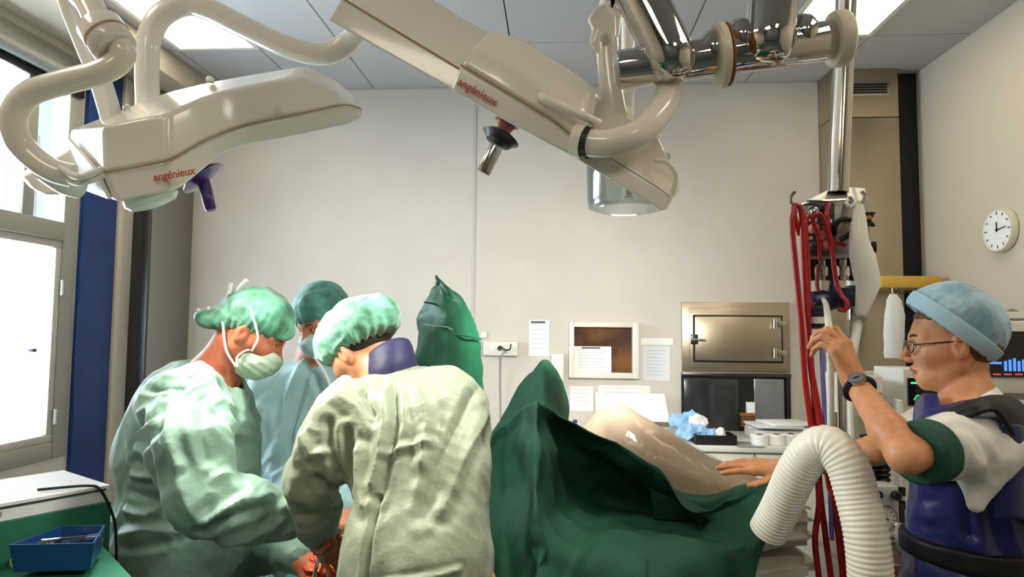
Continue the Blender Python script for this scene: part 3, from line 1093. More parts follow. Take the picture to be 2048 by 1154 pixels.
loft('joint', [ring((1172, 40, 1.72), (1190, 16, 1.70), (1215, 2, 1.70), (1232, 30, 1.72), (1232, 96, 1.72), (1214, 122, 1.72), (1194, 108, 1.72), (1176, 84, 1.72), (1186, 60, 1.72)),
               ring((1172, 40, 1.81), (1190, 16, 1.83), (1215, 2, 1.83), (1232, 30, 1.81), (1232, 96, 1.81), (1214, 122, 1.81), (1194, 108, 1.81), (1176, 84, 1.81), (1186, 60, 1.81))], 'lamp_white', L2, bevel=0.014, seg=3, angle=60)
cyl('joint_pin', P(1208, 74, 1.71), P(1208, 74, 1.69), 0.014, 'white_plastic', L2, 16, bevel=0.003)
q = P(1225, -30, 1.76)
tube('drop_tube', [P(1214, 70, 1.76), P(1222, 10, 1.76), q, Vector((q.x, q.y, ZC))], 0.034, 'lamp_white', L2, 18, 5)
lathe('ceiling_mount', Vector((q.x, q.y, ZC)), (0, 0, -1), [(0.09, 0.002), (0.09, 0.03), (0.05, 0.06), (0.036, 0.07)], 'lamp_white', L2, 26)
tube('link_arm', ring((296, 215, 1.95), (294, 140, 1.95), (298, 80, 1.95), (322, 32, 1.95), (372, 8, 1.96), (420, 20, 1.97), (480, 50, 1.98), (560, 88, 1.99), (620, 106, 2.0), (664, 104, 2.0), (700, 82, 1.98), (726, 52, 1.92)), 0.036, 'lamp_white', L2, 20, 8)
light('surgical_lamp_beam', 'SPOT', P(1010, 318, 1.56), P(700, 1100, 1.8), 26, (1.0, 0.98, 0.86), spot_size=math.radians(120), spot_blend=0.8, shadow_soft_size=0.1)

# ---- clear dome of the lamp behind
t = thing('lamp_bowl', 'clear plastic lamp bowl hanging behind the bar-shaped lamp', 'lamp bowl', P(1260, 380, 1.95))
c = P(1256, 330, 1.98)
ax = P(1256, 418, 1.98) - c
H = ax.length
lathe('bowl', c, ax, [(0.122, -0.02), (0.126, 0.0), (0.124, H * 0.8), (0.12, H * 0.97), (0.1, H * 1.02), (0.1, H * 1.0), (0.117, H * 0.95), (0.121, H * 0.8), (0.122, 0.0), (0.119, -0.02)], 'clear_plastic', t, 40)
lathe('bulb_holder', c, ax, [(0.045, -0.06), (0.05, 0.0), (0.02, 0.03), (0.012, H * 0.7), (0.02, H * 0.75), (0, H * 0.78)], 'cream_plastic', t, 20)
cyl('hanger', c - ax * 0.35, Vector((c.x, c.y, 2.62)), 0.02, 'lamp_white', t, 14)
light('wall_fill_spot', 'SPOT', c + ax * 1.1, P(1040, 780, 4.6), 165, (1.0, 0.97, 0.9), spot_size=math.radians(92), spot_blend=0.9, shadow_soft_size=0.08)  # spot added to brighten the lower back wall
lathe('top_plate', c, ax, [(0.127, -0.03), (0.128, -0.018), (0.1, -0.012), (0, -0.012)], 'lamp_white', t, 36)

# ---- polished steel joint of the pendant arm
t = thing('pendant_arm', 'mirror-polished steel pendant arm with two thick tubes and pale ring joint', 'pendant arm', P(1450, 120, 1.6))
Yc = 1.6
a, b = P(1238, 140, Yc), P(1664, 80, Yc)
ax = (b - a).normalized()
L = (b - a).length
lathe('cross_tube', a, ax, [(0.0, -0.012), (0.03, -0.011), (0.044, -0.004), (0.0475, 0.006), (0.0475, L * 0.44), (0.0475, L * 0.5), (0.0475, L - 0.004), (0.045, L), (0, L)], 'chrome', t, 48)
for (x0, y0, x1, y1, rr) in ((1358, 150, 1196, -190, 0.06), (1538, 118, 1550, -190, 0.062)):
    p, q = P(x0, y0, Yc - 0.035), P(x1, y1, Yc + 0.02)
    d = (q - p)
    lathe('riser_tube', p, d, [(0.0, -0.004), (0.03, -0.002), (rr - 0.016, 0.008), (rr - 0.004, 0.03), (rr, 0.06), (rr, d.length)], 'chrome', t, 48)
    top = p + d
    cyl('drop_tube', top, Vector((top.x - 0.05, top.y + 0.1, ZC)), rr, 'chrome_soft', t, 30)
    for s_ in (-1, 1):
        wq = P(x0 + s_ * 62, y0 - 40 - s_ * 4, Yc)
        lathe('weld_dome', wq, ax, [(0.0, -0.034), (0.034, -0.028), (0.052, -0.008), (0.054, 0.004), (0.05, 0.022), (0.038, 0.034), (0, 0.036)], 'chrome', t, 30)
m0 = a + ax * (L * 0.478)
lathe('pale_ring', m0, ax, [(0.046, -0.012), (0.072, -0.012), (0.079, -0.006), (0.079, 0.008), (0.072, 0.013), (0.046, 0.013)], 'cream_plastic', t, 44)
lathe('ring_gasket', m0 + ax * 0.014, ax, [(0.046, 0), (0.076, 0), (0.076, 0.005), (0.046, 0.006)], 'wood', t, 44)
lathe('end_ring', b, ax, [(0.046, -0.002), (0.064, 0.0), (0.067, 0.006), (0.067, 0.028), (0.062, 0.034), (0.02, 0.035)], 'cream_plastic', t, 40)

# ---- gas supply column
G = thing('gas_supply_column', 'ceiling gas supply column: steel pole with hose-hung steel connection box', 'supply column', P(1670, 460, 2.1))
Yg = 2.1
pt, pb = P(1692, 0, Yg), P(1676, 385, Yg)
pd = (pt - pb) / (pt.z - pb.z)
cyl('pole', pb, pb + pd * (ZC - pb.z), 0.031, 'chrome_soft', G, 26)
cyl('pole_rail', pb + Vector((-0.022, -0.022, 0)), pb + pd * (ZC - pb.z) + Vector((-0.022, -0.022, 0)), 0.009, 'white_plastic', G, 10)
e = pb + pd * (ZC - pb.z)
lathe('ceiling_mount', Vector((e.x, e.y, ZC)), (0, 0, -1), [(0.1, 0.002), (0.1, 0.02), (0.06, 0.05), (0.034, 0.06)], 'chrome_soft', G, 26)
# the box: splayed top, front with sockets
bxm = [ring((1612, 400, 2.02), (1668, 372, 2.2), (1732, 376, 2.2), (1736, 400, 2.04)),
       ring((1608, 520, 2.02), (1640, 510, 2.2), (1736, 512, 2.2), (1738, 516, 2.04))]
loft('box', bxm, 'steel_matte', G, bevel=0.005, seg=2)
span('front_plate', P(1668, 402, 2.018), P(1736, 505, 2.032), 'steel_matte', G, bevel=0.003)
bp = span('socket_plate', P(1612, 404, 2.012), P(1664, 512, 2.032), 'steel_dark', G, bevel=0.003)
for k, (x, y) in enumerate(((1626, 425), (1650, 425), (1626, 458), (1650, 458), (1626, 492), (1650, 492))):
    lathe('gas_socket', P(x, y, 2.012), (0, -1, 0), [(0.017, 0), (0.017, 0.008), (0.012, 0.02), (0.007, 0.022), (0, 0.022)], ('chrome_soft', 'dark_plastic', 'pink')[k % 3], bp, 18)
for x, y in ((1626, 440), (1640, 476), (1618, 476), (1656, 442)):
    box('label_plate', P(x, y, 2.01), (0.022, 0.003, 0.01), 'paper', bp)
for k, x in enumerate((1622, 1642, 1662, 1684, 1706)):
    p = P(x, 518, 2.06)
    lathe('outlet', p, (0, 0, -1), [(0.013, -0.01), (0.016, 0.0), (0.016, 0.02), (0.01, 0.028), (0.01, 0.05), (0.014, 0.052), (0.014, 0.066), (0, 0.068)], ('black', 'chrome_soft')[k % 2], G, 16)
span('under_bracket', P(1650, 520, 2.06), P(1720, 534, 2.14), 'chrome_soft', G, bevel=0.002)
cyl('drop_rod', P(1708, 520, 2.1), P(1706, 640, 2.1), 0.016, 'chrome_soft', G, 18)
lathe('rod_clamp', P(1707, 572, 2.1), (0, 0, -1), [(0.02, 0), (0.026, 0.004), (0.026, 0.022), (0.03, 0.026), (0.03, 0.05), (0.02, 0.055)], 'dark_plastic', G, 20)
lathe('rod_cap', P(1707, 560, 2.1), (0, 0, -1), [(0.0, 0), (0.02, 0.002), (0.022, 0.018), (0.018, 0.022)], 'white_plastic', G, 20)
cyl('flow_tube', P(1706, 640, 2.1), P(1704, 720, 2.1), 0.019, 'clear_plastic', G, 18)
# hooks and spiral keeper
tube('hook', ring((1612, 408, 2.01), (1596, 412, 1.98), (1582, 404, 1.97), (1584, 390, 1.97), (1590, 384, 1.97)), 0.005, 'chrome_soft', G, 8, 6)
tube('hook', ring((1700, 396, 2.02), (1712, 412, 1.97), (1724, 408, 1.96), (1730, 394, 1.96), (1724, 384, 1.97)), 0.006, 'chrome_soft', G, 8, 6)
tube('hook', ring((1690, 404, 2.02), (1702, 414, 1.97), (1712, 402, 1.96), (1706, 376, 1.97)), 0.006, 'white_plastic', G, 8, 6)
tube('hook_bar', ring((1614, 402, 2.0), (1650, 402, 1.995), (1690, 400, 2.0)), 0.005, 'chrome_soft', G, 8, 4)
tube('black_cable', ring((1668, 470, 2.0), (1672, 448, 1.97), (1690, 438, 1.96), (1712, 446, 1.96), (1700, 468, 1.97), (1680, 480, 1.98)), 0.008, 'black', G, 10, 8)
prism('black_clip', ring((1734, 424, 2.0), (1752, 424, 2.0), (1742, 440, 2.0), (1752, 452, 2.0), (1736, 448, 2.0)), (0, 0.02, 0), 'black', G, bevel=0.002)
prism('orange_lever', ring((1690, 440, 1.99), (1740, 430, 1.99), (1746, 436, 1.99), (1692, 448, 1.99)), (0, 0.012, 0), 'orange', G, bevel=0.002)
lathe('side_knob', P(1742, 494, 2.02), (1, -0.4, 0), [(0.012, -0.01), (0.012, 0.0), (0.018, 0.004), (0.018, 0.014), (0, 0.016)], 'black', G, 16)
prism('tag_plate', ring((1636, 462, 1.995), (1650, 458, 1.995), (1652, 474, 1.995), (1638, 478, 1.995)), (0, 0.004, 0), 'pink', G)
# black vacuum regulator
R1 = thing('suction_regulator', 'dark blue suction regulator with red hoses below the supply box', 'regulator', P(1650, 650, 2.02))
lathe('body', P(1628, 606, 2.02), P(1690, 598, 2.02) - P(1628, 606, 2.02), [(0, -0.016), (0.026, -0.014), (0.035, -0.004), (0.036, 0.03), (0.028, 0.05), (0.026, 0.07), (0.036, 0.085), (0.03, 0.11), (0, 0.112)], 'navy_plastic', R1, 28)
lathe('cup', P(1632, 618, 2.0), (0, 0, -1), [(0.02, -0.01), (0.03, 0.0), (0.03, 0.022), (0.026, 0.024), (0.026, 0.046), (0.03, 0.05), (0.03, 0.058), (0, 0.06)], 'dark_plastic', R1, 24)
lathe('cup_band', P(1632, 634, 2.0), (0, 0, -1), [(0.031, 0), (0.031, 0.02)], 'white_plastic', R1, 24)
tube('stem', ring((1668, 560, 2.05), (1664, 580, 2.03), (1660, 604, 2.02)), 0.011, 'navy_plastic', R1, 12, 5)

# red gas hoses and coloured tubes
hoses = [
    ('hose_red', 0.0085, 'red gas hose looping from the hook down the wall side', [(1600, 470, 1.98), (1588, 430, 1.97), (1590, 412, 1.97), (1602, 420, 1.97), (1606, 480, 1.97), (1612, 600, 1.97), (1622, 720, 1.97), (1632, 860, 1.96), (1640, 980, 1.95), (1652, 1080, 1.94), (1664, 1180, 1.94), (1668, 1300, 1.94)]),
    ('hose_red', 0.0085, 'red gas hose with wide bend hanging furthest out', [(1590, 420, 1.96), (1584, 450, 1.96), (1592, 540, 1.96), (1602, 640, 1.96), (1610, 760, 1.96), (1626, 880, 1.95), (1638, 1000, 1.93), (1630, 1080, 1.93), (1640, 1180, 1.93), (1644, 1300, 1.93)]),
    ('hose_red', 0.0095, 'red gas hose leaving the socket plate beside the regulator', [(1626, 432, 2.0), (1610, 440, 1.98), (1614, 520, 1.98), (1616, 620, 1.98), (1620, 720, 1.97), (1636, 820, 1.95), (1660, 960, 1.92), (1676, 1060, 1.92), (1688, 1180, 1.92), (1690, 1300, 1.92)]),
    ('hose_red', 0.007, 'red gas hose curling tightly around the dark regulator', [(1658, 404, 1.99), (1654, 430, 1.98), (1664, 500, 1.98), (1672, 560, 1.98), (1684, 592, 1.97), (1694, 604, 1.96), (1690, 620, 1.96), (1676, 618, 1.97)]),
    ('hose_red', 0.006, 'thin red hose looped across the socket plate', [(1640, 520, 2.0), (1636, 470, 1.98), (1626, 440, 1.97), (1640, 428, 1.96), (1652, 450, 1.97), (1660, 480, 1.98), (1690, 490, 1.99)]),
    ('red_dark', 0.006, 'dark red hose dropping from an outlet to the regulator', [(1636, 530, 2.03), (1634, 570, 2.02), (1640, 600, 2.0), (1626, 610, 1.99), (1616, 630, 1.99), (1620, 660, 1.98)]),
    ('lilac', 0.0065, 'lilac tube running straight down beside the white tube', [(1642, 640, 1.99), (1645, 740, 1.96), (1652, 860, 1.94), (1660, 980, 1.92), (1664, 1080, 1.92)]),
    ('pink', 0.005, 'thin pinkish tube close against the lilac tube', [(1654, 650, 1.99), (1658, 740, 1.97), (1662, 860, 1.95), (1668, 980, 1.93)]),
    ('red_dark', 0.008, 'dark red hose hanging behind the corrugated hose', [(1650, 860, 2.0), (1656, 960, 2.0), (1676, 1050, 2.0), (1690, 1180, 2.0), (1694, 1300, 2.0)]),
]
for m_, r_, lab, pts in hoses:
    o = tube('gas_hose' if 'red' in m_ else 'plastic_tube', [P(*p) for p in pts], r_, m_, None, 12, 8)
    tag(o, lab, 'hose', 'hoses of the gas supply column')
# the white tube the nurse holds
o = tube('suction_tube', ring((1646, 598, 1.96), (1652, 610, 1.90), (1656, 640, 1.70), (1660, 680, 1.655), (1661, 760, 1.66), (1662, 850, 1.7), (1668, 960, 1.8)), [0.006, 0.008, 0.0085, 0.0085, 0.0085, 0.0085], 'white_plastic', None, 12, 8)
tag(o, 'white plastic tube held in the nurse\'s raised fingers', 'tube')
# white breathing bag on the hook
B = thing('breathing_bag', 'long white breathing bag hanging from the steel hook', 'breathing bag', P(1722, 650, 1.95))


def bag_loft(name, cols, m, parent, flat=0.45, sides=18, wr=0.0):
    secs = []
    for i, (x, y, Y, r) in enumerate(cols):
        c_ = P(x, y, Y)
        secs.append([c_ + Vector((r * math.cos(2 * PI * k / sides) * (1 + wr * math.sin(3.1 * i + 2 * k)), r * flat * math.sin(2 * PI * k / sides), 0)) for k in range(sides)])
    o_ = loft(name, secs, m, parent, angle=70)
    return o_


bag_loft('bag', [(1718, 408, 1.96, 0.012), (1718, 420, 1.96, 0.016), (1717, 450, 1.95, 0.024), (1718, 480, 1.95, 0.028), (1724, 510, 1.95, 0.036), (1732, 545, 1.95, 0.038), (1736, 570, 1.95, 0.034), (1730, 600, 1.95, 0.026), (1724, 620, 1.95, 0.020), (1722, 632, 1.95, 0.014)], 'white_plastic', B, 0.6, 18, 0.05)
lathe('valve', P(1722, 630, 1.95), P(1714, 650, 1.95) - P(1722, 630, 1.95), [(0.013, 0), (0.019, 0.004), (0.019, 0.012), (0.014, 0.016), (0.014, 0.028), (0, 0.03)], 'clear_plastic', B, 18)
tube('outlet_tube', ring((1716, 644, 1.95), (1712, 670, 1.94), (1706, 700, 1.92), (1700, 740, 1.9)), 0.012, 'white_plastic', B, 14, 6)

# ================================================================== BACK WALL


def PZ(px, py, z):
    d = RC @ Vector(((px - CX) / F, -(py - CY) / F, -1))
    return C0 + d * ((z - C0.z) / d.z)


def wallrect(x0, y0, x1, y1, Y=YB):
    a_, b_ = P(x0, y0, Y), P(x1, y1, Y)
    return a_.x, b_.x, b_.z, a_.z


def wall_box(name, x0, y0, x1, y1, d0, d1, m, parent=None, bevel=0.0):
    """box standing d0..d1 in front of the back wall, outline given on the wall"""
    l, r, b_, t_ = wallrect(x0, y0, x1, y1)
    return span(name, (l, YB - d1, b_), (r, YB - d0, t_), m, parent, bevel)


# pass-through hatch, stainless steel
H1 = thing('steel_hatch', 'stainless steel wall hatch with latched door above dark glass panels', 'hatch', P(1470, 740, YB))
wall_box('surround', 1362, 604, 1578, 744, 0.001, 0.03, 'steel', H1, 0.004)
wall_box('door_frame', 1376, 616, 1570, 738, 0.03, 0.045, 'steel', H1, 0.004)
wall_box('door_gap', 1383, 630, 1562, 726, 0.045, 0.048, 'black', H1)
dr = wall_box('door', 1386, 633, 1558, 722, 0.048, 0.065, 'steel', H1, 0.004)
for y in (648, 706):
    h_ = wall_box('hinge', 1542, y - 6, 1566, y + 6, 0.065, 0.08, 'chrome_soft', H1, 0.004)
    cyl('hinge_pin', P(1550, y - 9, YB - 0.082), P(1550, y + 9, YB - 0.082), 0.013, 'chrome', h_, 14)
wall_box('latch_plate', 1378, 668, 1392, 688, 0.05, 0.075, 'steel_dark', H1, 0.003)
tube('latch_lever', ring((1384, 678, YB - 0.085), (1394, 679, YB - 0.1), (1410, 680, YB - 0.09)), 0.008, 'chrome', H1, 10, 5)
H2 = thing('glass_cabinet', 'dark glass-fronted wall cabinet under the steel hatch', 'cabinet', P(1470, 870, YB))
wall_box('carcass', 1362, 746, 1580, 990, 0.001, 0.02, 'black', H2)
wall_box('head_rail', 1362, 744, 1578, 754, 0.02, 0.05, 'steel_dark', H2, 0.003)
wall_box('left_pane', 1366, 756, 1476, 985, 0.02, 0.04, 'dark_glass', H2, 0.003)
wall_box('right_pane', 1505, 757, 1568, 985, 0.02, 0.04, 'grey_glass', H2, 0.003)
wall_box('jamb', 1568, 754, 1580, 990, 0.02, 0.05, 'black', H2, 0.003)
wall_box('shelf', 1476, 824, 1506, 830, 0.02, 0.06, 'wood', H2)
tag(wall_box('cardboard_pack', 1478, 830, 1504, 852, 0.02, 0.06, 'cork'), 'small brown pack in the dark cabinet opening', 'pack')
tag(wall_box('white_carton', 1490, 803, 1505, 824, 0.02, 0.06, 'paper'), 'small white carton on the shelf in the dark cabinet opening', 'carton')
# notice box: white frame round a dark cork-backed recess
N1 = thing('notice_box', 'white framed wall box with dark cork-backed opening', 'notice box', P(1208, 756, YB))
l, r, b_, t_ = wallrect(1138, 644, 1276, 756)
li, ri, bi, ti = wallrect(1148, 654, 1263, 745)
for a, b in (((l, b_), (li, t_)), ((ri, b_), (r, t_)), ((li, b_), (ri, bi)), ((li, ti), (ri, t_))):
    span('frame_bar', (a[0], YB - 0.075, a[1]), (b[0], YB - 0.001, b[1]), 'cream_wall_box', N1, 0.003)
span('back', (li, YB - 0.012, bi), (ri, YB - 0.002, ti), 'cork', N1)


def paper(lab, x0, y0, x1, y1, d, m='paper', lines=0, head=None, tilt=0.0):
    l, r, b_, t_ = wallrect(x0, y0, x1, y1)
    tt = thing('paper_notice', lab, 'paper', ((l + r) / 2, YB - d, b_))
    span('sheet', (l, YB - d - 0.0015, b_), (r, YB - d, t_), m, tt)
    w, h = r - l, t_ - b_
    for k in range(lines):
        z = t_ - h * (0.12 + 0.8 * k / max(lines, 1))
        span('print_line', (l + w * 0.12, YB - d - 0.0022, z - h * 0.012), (l + w * (0.88 - 0.2 * ((k * 7) % 3) / 2), YB - d - 0.0016, z), 'print_grey', tt)
    if head:
        span('heading', (l + w * head[0], YB - d - 0.0024, t_ - h * 0.09), (l + w * head[1], YB - d - 0.0016, t_ - h * 0.03), 'print_dark', tt)
    return tt


paper('white form stack standing in the dark notice box opening', 1148, 692, 1222, 745, 0.03, 'paper', 7, (0.2, 0.7))
paper('tall white notice sheet on the wall beside the socket box', 1058, 640, 1098, 712, 0.001, 'paper', 6, (0.1, 0.8))
paper('white bordered sheet on the wall between notice box and steel hatch', 1286, 692, 1340, 762, 0.001, 'paper_grey', 8)
paper('low white sheet under the notice box', 1140, 772, 1186, 822, 0.001, 'paper', 5)
paper('blank white sheet taped high beside the bordered sheet', 1282, 676, 1346, 690, 0.001, 'paper', 0)
paper('long white list taped under the notice box', 1196, 770, 1300, 815, 0.001, 'paper', 4)
# tilted white board throwing a shadow on the wall
l, r, b_, t_ = wallrect(1190, 784, 1332, 838)
tag(prism('document_board', [(l, YB - 0.14, b_), (r, YB - 0.16, b_), (r - 0.02, YB - 0.06, t_), (l, YB - 0.05, t_)], (0, 0.012, 0), 'paper', bevel=0.002), 'leaning white board behind the blanket on the counter', 'board')
# socket box with plug and cord
S1_ = thing('socket_box', 'white wall socket box with black plug', 'socket box', P(1010, 712, YB))
wall_box('housing', 968, 682, 1036, 711, 0.001, 0.07, 'cream_wall_box', S1_, 0.006)
for x in (985, 1000, 1019):
    lathe('socket', P(x, 696, YB - 0.07), (0, -1, 0), [(0.022, 0), (0.022, 0.004), (0.018, 0.006), (0, 0.006)], 'white_plastic', S1_, 20)
PL = thing('power_plug', 'black power plug with thin cord hanging from the socket box', 'plug', P(1000, 700, YB - 0.09))
lathe('plug', P(1000, 696, YB - 0.076), (0, -1, 0), [(0.018, 0), (0.018, 0.016), (0.01, 0.03), (0, 0.032)], 'black', PL, 16)
tube('cord', ring((1000, 697, YB - 0.1), (1012, 703, YB - 0.09), (1003, 712, YB - 0.08), (1001, 760, YB - 0.04), (1002, 860, YB - 0.03), (1002, 960, YB - 0.03)), 0.005, 'grey_plastic', PL, 8, 6)
tube('earth_wire', ring((1003, 695, YB - 0.09), (1012, 700, YB - 0.095), (1020, 698, YB - 0.09), (1022, 688, YB - 0.08)), 0.005, 'black', PL, 8, 6)
D1 = thing('soap_dispenser', 'white soap dispenser on the wall beside the notice box', 'dispenser', P(1118, 760, YB))
wall_box('body', 1102, 706, 1128, 762, 0.001, 0.09, 'white_plastic', D1, 0.012)
wall_box('lever', 1108, 762, 1122, 770, 0.02, 0.1, 'grey_plastic', D1, 0.004)
o = wall_box('wall_switch', 962, 664, 974, 676, 0.001, 0.02, 'white_plastic', None, 0.003)
tag(o, 'small white wall switch above the socket box', 'switch')

# worktop along the back wall with its clutter
CT = thing('worktop', 'long white worktop with cupboards along the back wall', 'worktop', (0.9, 4.5, 0))
zc = 0.9
cl_, cr_ = P(1000, 860, 4.4).x, P(1636, 860, 4.55).x
span('top', (cl_, 4.12, zc - 0.035), (cr_, YB - 0.066, zc), 'white_plastic', CT, 0.004)
for k in range(4):
    x0 = cl_ + (cr_ - cl_) * k / 4
    x1 = cl_ + (cr_ - cl_) * (k + 1) / 4
    cu_ = span('cupboard', (x0 + 0.003, 4.16, 0.1), (x1 - 0.003, YB - 0.066, zc - 0.037), 'cream_plastic', CT, 0.003)
    span('door', (x0 + 0.01, 4.142, 0.12), (x1 - 0.01, 4.159, zc - 0.05), 'white_plastic', cu_, 0.003)
span('plinth', (cl_ + 0.05, 4.22, 0.0), (cr_ - 0.05, YB - 0.07, 0.099), 'dark_plastic', CT)
# black box of blue tissues
T1 = thing('tissue_box', 'open black box heaped with pale blue tissues on the worktop', 'box', (P(1420, 880, 4.25).x, 4.25, zc))
a, b = P(1388, 868, 4.2), P(1470, 900, 4.2)
for q0, q1 in (((a.x, 4.15), (b.x, 4.162)), ((a.x, 4.318), (b.x, 4.33)), ((a.x, 4.162), (a.x + 0.012, 4.318)), ((b.x - 0.012, 4.162), (b.x, 4.318))):
    span('side', (q0[0], q0[1], zc + 0.001), (q1[0], q1[1], a.z), 'black', T1)
span('bottom', (a.x, 4.15, zc + 0.0005), (b.x, 4.33, zc + 0.006), 'black', T1)
rnd = random.Random(4)
spots = [(1352, 842, 4.36), (1366, 848, 4.32), (1384, 836, 4.33), (1396, 846, 4.28), (1376, 862, 4.26), (1404, 862, 4.22), (1422, 868, 4.21), (1440, 869, 4.21), (1366, 866, 4.3)]
for k, (x, y, Y) in enumerate(spots):
    bm = bmesh.new()
    bmesh.ops.create_icosphere(bm, subdivisions=2, radius=0.05 if k < 5 else 0.036)
    for v in bm.verts:
        v.co *= 0.75 + 0.6 * rnd.random()
        v.co.z *= 1.0
        v.co += P(x, y, Y)
    me = bm_mesh(bm, angle=10)
    o = mesh_obj('tissue', me, 'tissue_blue' if k % 4 != 3 else 'paper')
    tag(o, 'crumpled pale blue tissue in the heap at the black box' if k % 4 != 3 else 'crumpled white tissue among the pale blue ones', 'tissue', 'crumpled tissues on the worktop')
tag(span('grey_carton', P(1470, 890, 4.16) + Vector((0, -0.05, 0)), Vector((P(1526, 922, 4.16).x, 4.3, zc + 0.001)), 'grey_plastic', bevel=0.004), 'small grey carton on the worktop beside the black box', 'carton')
# paper heap and white rolls
for k, (x0, x1, y, Y, dz) in enumerate(((1498, 1600, 866, 4.5, 0.0), (1510, 1612, 862, 4.44, 0.012), (1502, 1590, 858, 4.4, 0.024), (1530, 1616, 856, 4.42, 0.036))):
    q = P((x0 + x1) / 2, y, Y)
    rz = Matrix.Rotation(0.12 * (k - 1.5), 3, 'Z')
    o = box('paper_sheaf', (q.x, Y, zc + 0.075 + dz), ((x1 - x0) * Y / F, 0.26, 0.01), 'paper' if k % 2 else 'paper_grey', None, rz, 0.001)
    tag(o, ('grey-white sheaf of forms in the paper pile behind the white rolls' if k % 2 == 0 else 'white sheaf of forms in the paper pile behind the white rolls'), 'papers', 'pile of papers on the worktop')
tag(span('file_box', (P(1500, 880, 4.45).x, 4.32, zc + 0.001), (P(1606, 880, 4.45).x, 4.58, zc + 0.068), 'white_plastic', bevel=0.004), 'flat white file box under the paper pile', 'file box')
for k, (x, Y) in enumerate(((1540, 4.0), (1576, 4.02), (1606, 4.05))):
    q = P(x, 900, Y)
    t = thing('paper_roll', 'white paper roll standing on the worktop edge', 'roll', (q.x, Y + 0.2, zc), 'white paper rolls on the worktop')
    lathe('roll', (q.x, Y + 0.2, zc + 0.001), (0, 0, 1), [(0.05, 0), (0.053, 0.003), (0.053, 0.06), (0.05, 0.063), (0.02, 0.063), (0.02, 0.04), (0, 0.04)], 'paper', t, 24)
    lathe('core', (q.x, Y + 0.2, zc + 0.064), (0, 0, 1), [(0.02, -0.02), (0.02, 0.002), (0.016, 0.002), (0.016, -0.02)], 'cork', t, 16)
BN = thing('waste_bottle', 'small bluish bottle on the worktop behind the green drape', 'bottle', P(1150, 850, 4.3))
q = P(1150, 850, 4.3)
lathe('body', (q.x, 4.3, zc + 0.001), (0, 0, 1), [(0.03, 0), (0.032, 0.004), (0.032, 0.07), (0.012, 0.09), (0.012, 0.1)], 'paper_grey', BN, 18)
lathe('cap', (q.x, 4.3, zc + 0.101), (0, 0, 1), [(0.015, 0), (0.015, 0.018), (0, 0.02)], 'tray_blue', BN, 14)

# ================================================================== RIGHT SIDE
# clock on the right wall


def YR(px, py):
    d = RC @ Vector(((px - CX) / F, -(py - CY) / F, -1))
    return C0 + d * ((XR - C0.x) / d.x)


cc = YR(2008, 460)
CK = thing('wall_clock', 'round white wall clock with black hands on the right wall', 'clock', (XR - 0.01, cc.y, cc.z - 0.13))
rck = 0.128
lathe('case', (XR - 0.001, cc.y, cc.z), (-1, 0, 0), [(rck * 0.96, 0), (rck, 0.006), (rck, 0.03), (rck * 0.95, 0.04), (rck * 0.88, 0.036)], 'cream_plastic', CK, 48)
lathe('dial', (XR - 0.036, cc.y, cc.z), (-1, 0, 0), [(rck * 0.9, 0), (rck * 0.9, 0.001), (0, 0.0012)], 'paper', CK, 48)
for k in range(12):
    a_ = k * PI / 6
    M_ = Matrix.Rotation(-a_, 3, 'X')
    ln = 0.02 if k % 3 == 0 else 0.014
    box('hour_mark', Vector((XR - 0.0385, cc.y, cc.z)) + M_ @ Vector((0, 0, rck * 0.76)), (0.002, 0.007, ln), 'print_dark', CK, M_)
for nm, a_, ln, w in (('minute_hand', 82, 0.085, 0.005), ('hour_hand', 0, 0.055, 0.007)):
    M_ = Matrix.Rotation(math.radians(a_), 3, 'X')
    box(nm, Vector((XR - 0.041, cc.y, cc.z)) + M_ @ Vector((0, 0, ln / 2 - 0.01)), (0.002, w, ln), 'black', CK, M_)
lathe('hub', (XR - 0.039, cc.y, cc.z), (-1, 0, 0), [(0.008, 0), (0.008, 0.005), (0, 0.006)], 'black', CK, 14)

# yellow bracket shelf with hooks and a hanging white bag
YS = thing('yellow_shelf', 'yellow wall bracket shelf with wire hooks in the back corner', 'shelf', P(1825, 575, 4.45))
a, b = P(1762, 551, 4.35), P(1888, 577, 4.35)
span('shelf', (a.x, 4.35, b.z), (b.x, 4.598, a.z), 'yellow', YS, 0.02)
for k in range(6):
    x = a.x + 0.06 + k * 0.055
    tube('wire_hook', [(x, 4.37, b.z + 0.005), (x + 0.01, 4.36, b.z - 0.03), (x + 0.03, 4.36, b.z - 0.034), (x + 0.045, 4.365, b.z - 0.01)], 0.004, 'dark_plastic', YS, 6, 5)
HB = thing('hanging_bag', 'white translucent bag hanging under the yellow shelf', 'bag', P(1788, 715, 4.3))
bag_loft('bag', [(1786, 588, 4.33, 0.02), (1788, 600, 4.33, 0.045), (1790, 630, 4.33, 0.062), (1788, 670, 4.33, 0.064), (1786, 705, 4.33, 0.055), (1786, 716, 4.33, 0.05)], 'paper', HB, 0.35, 20, 0.08)
tube('bag_tie', ring((1786, 590, 4.33), (1784, 578, 4.36), (1790, 572, 4.36)), 0.004, 'white_plastic', HB, 6, 4)

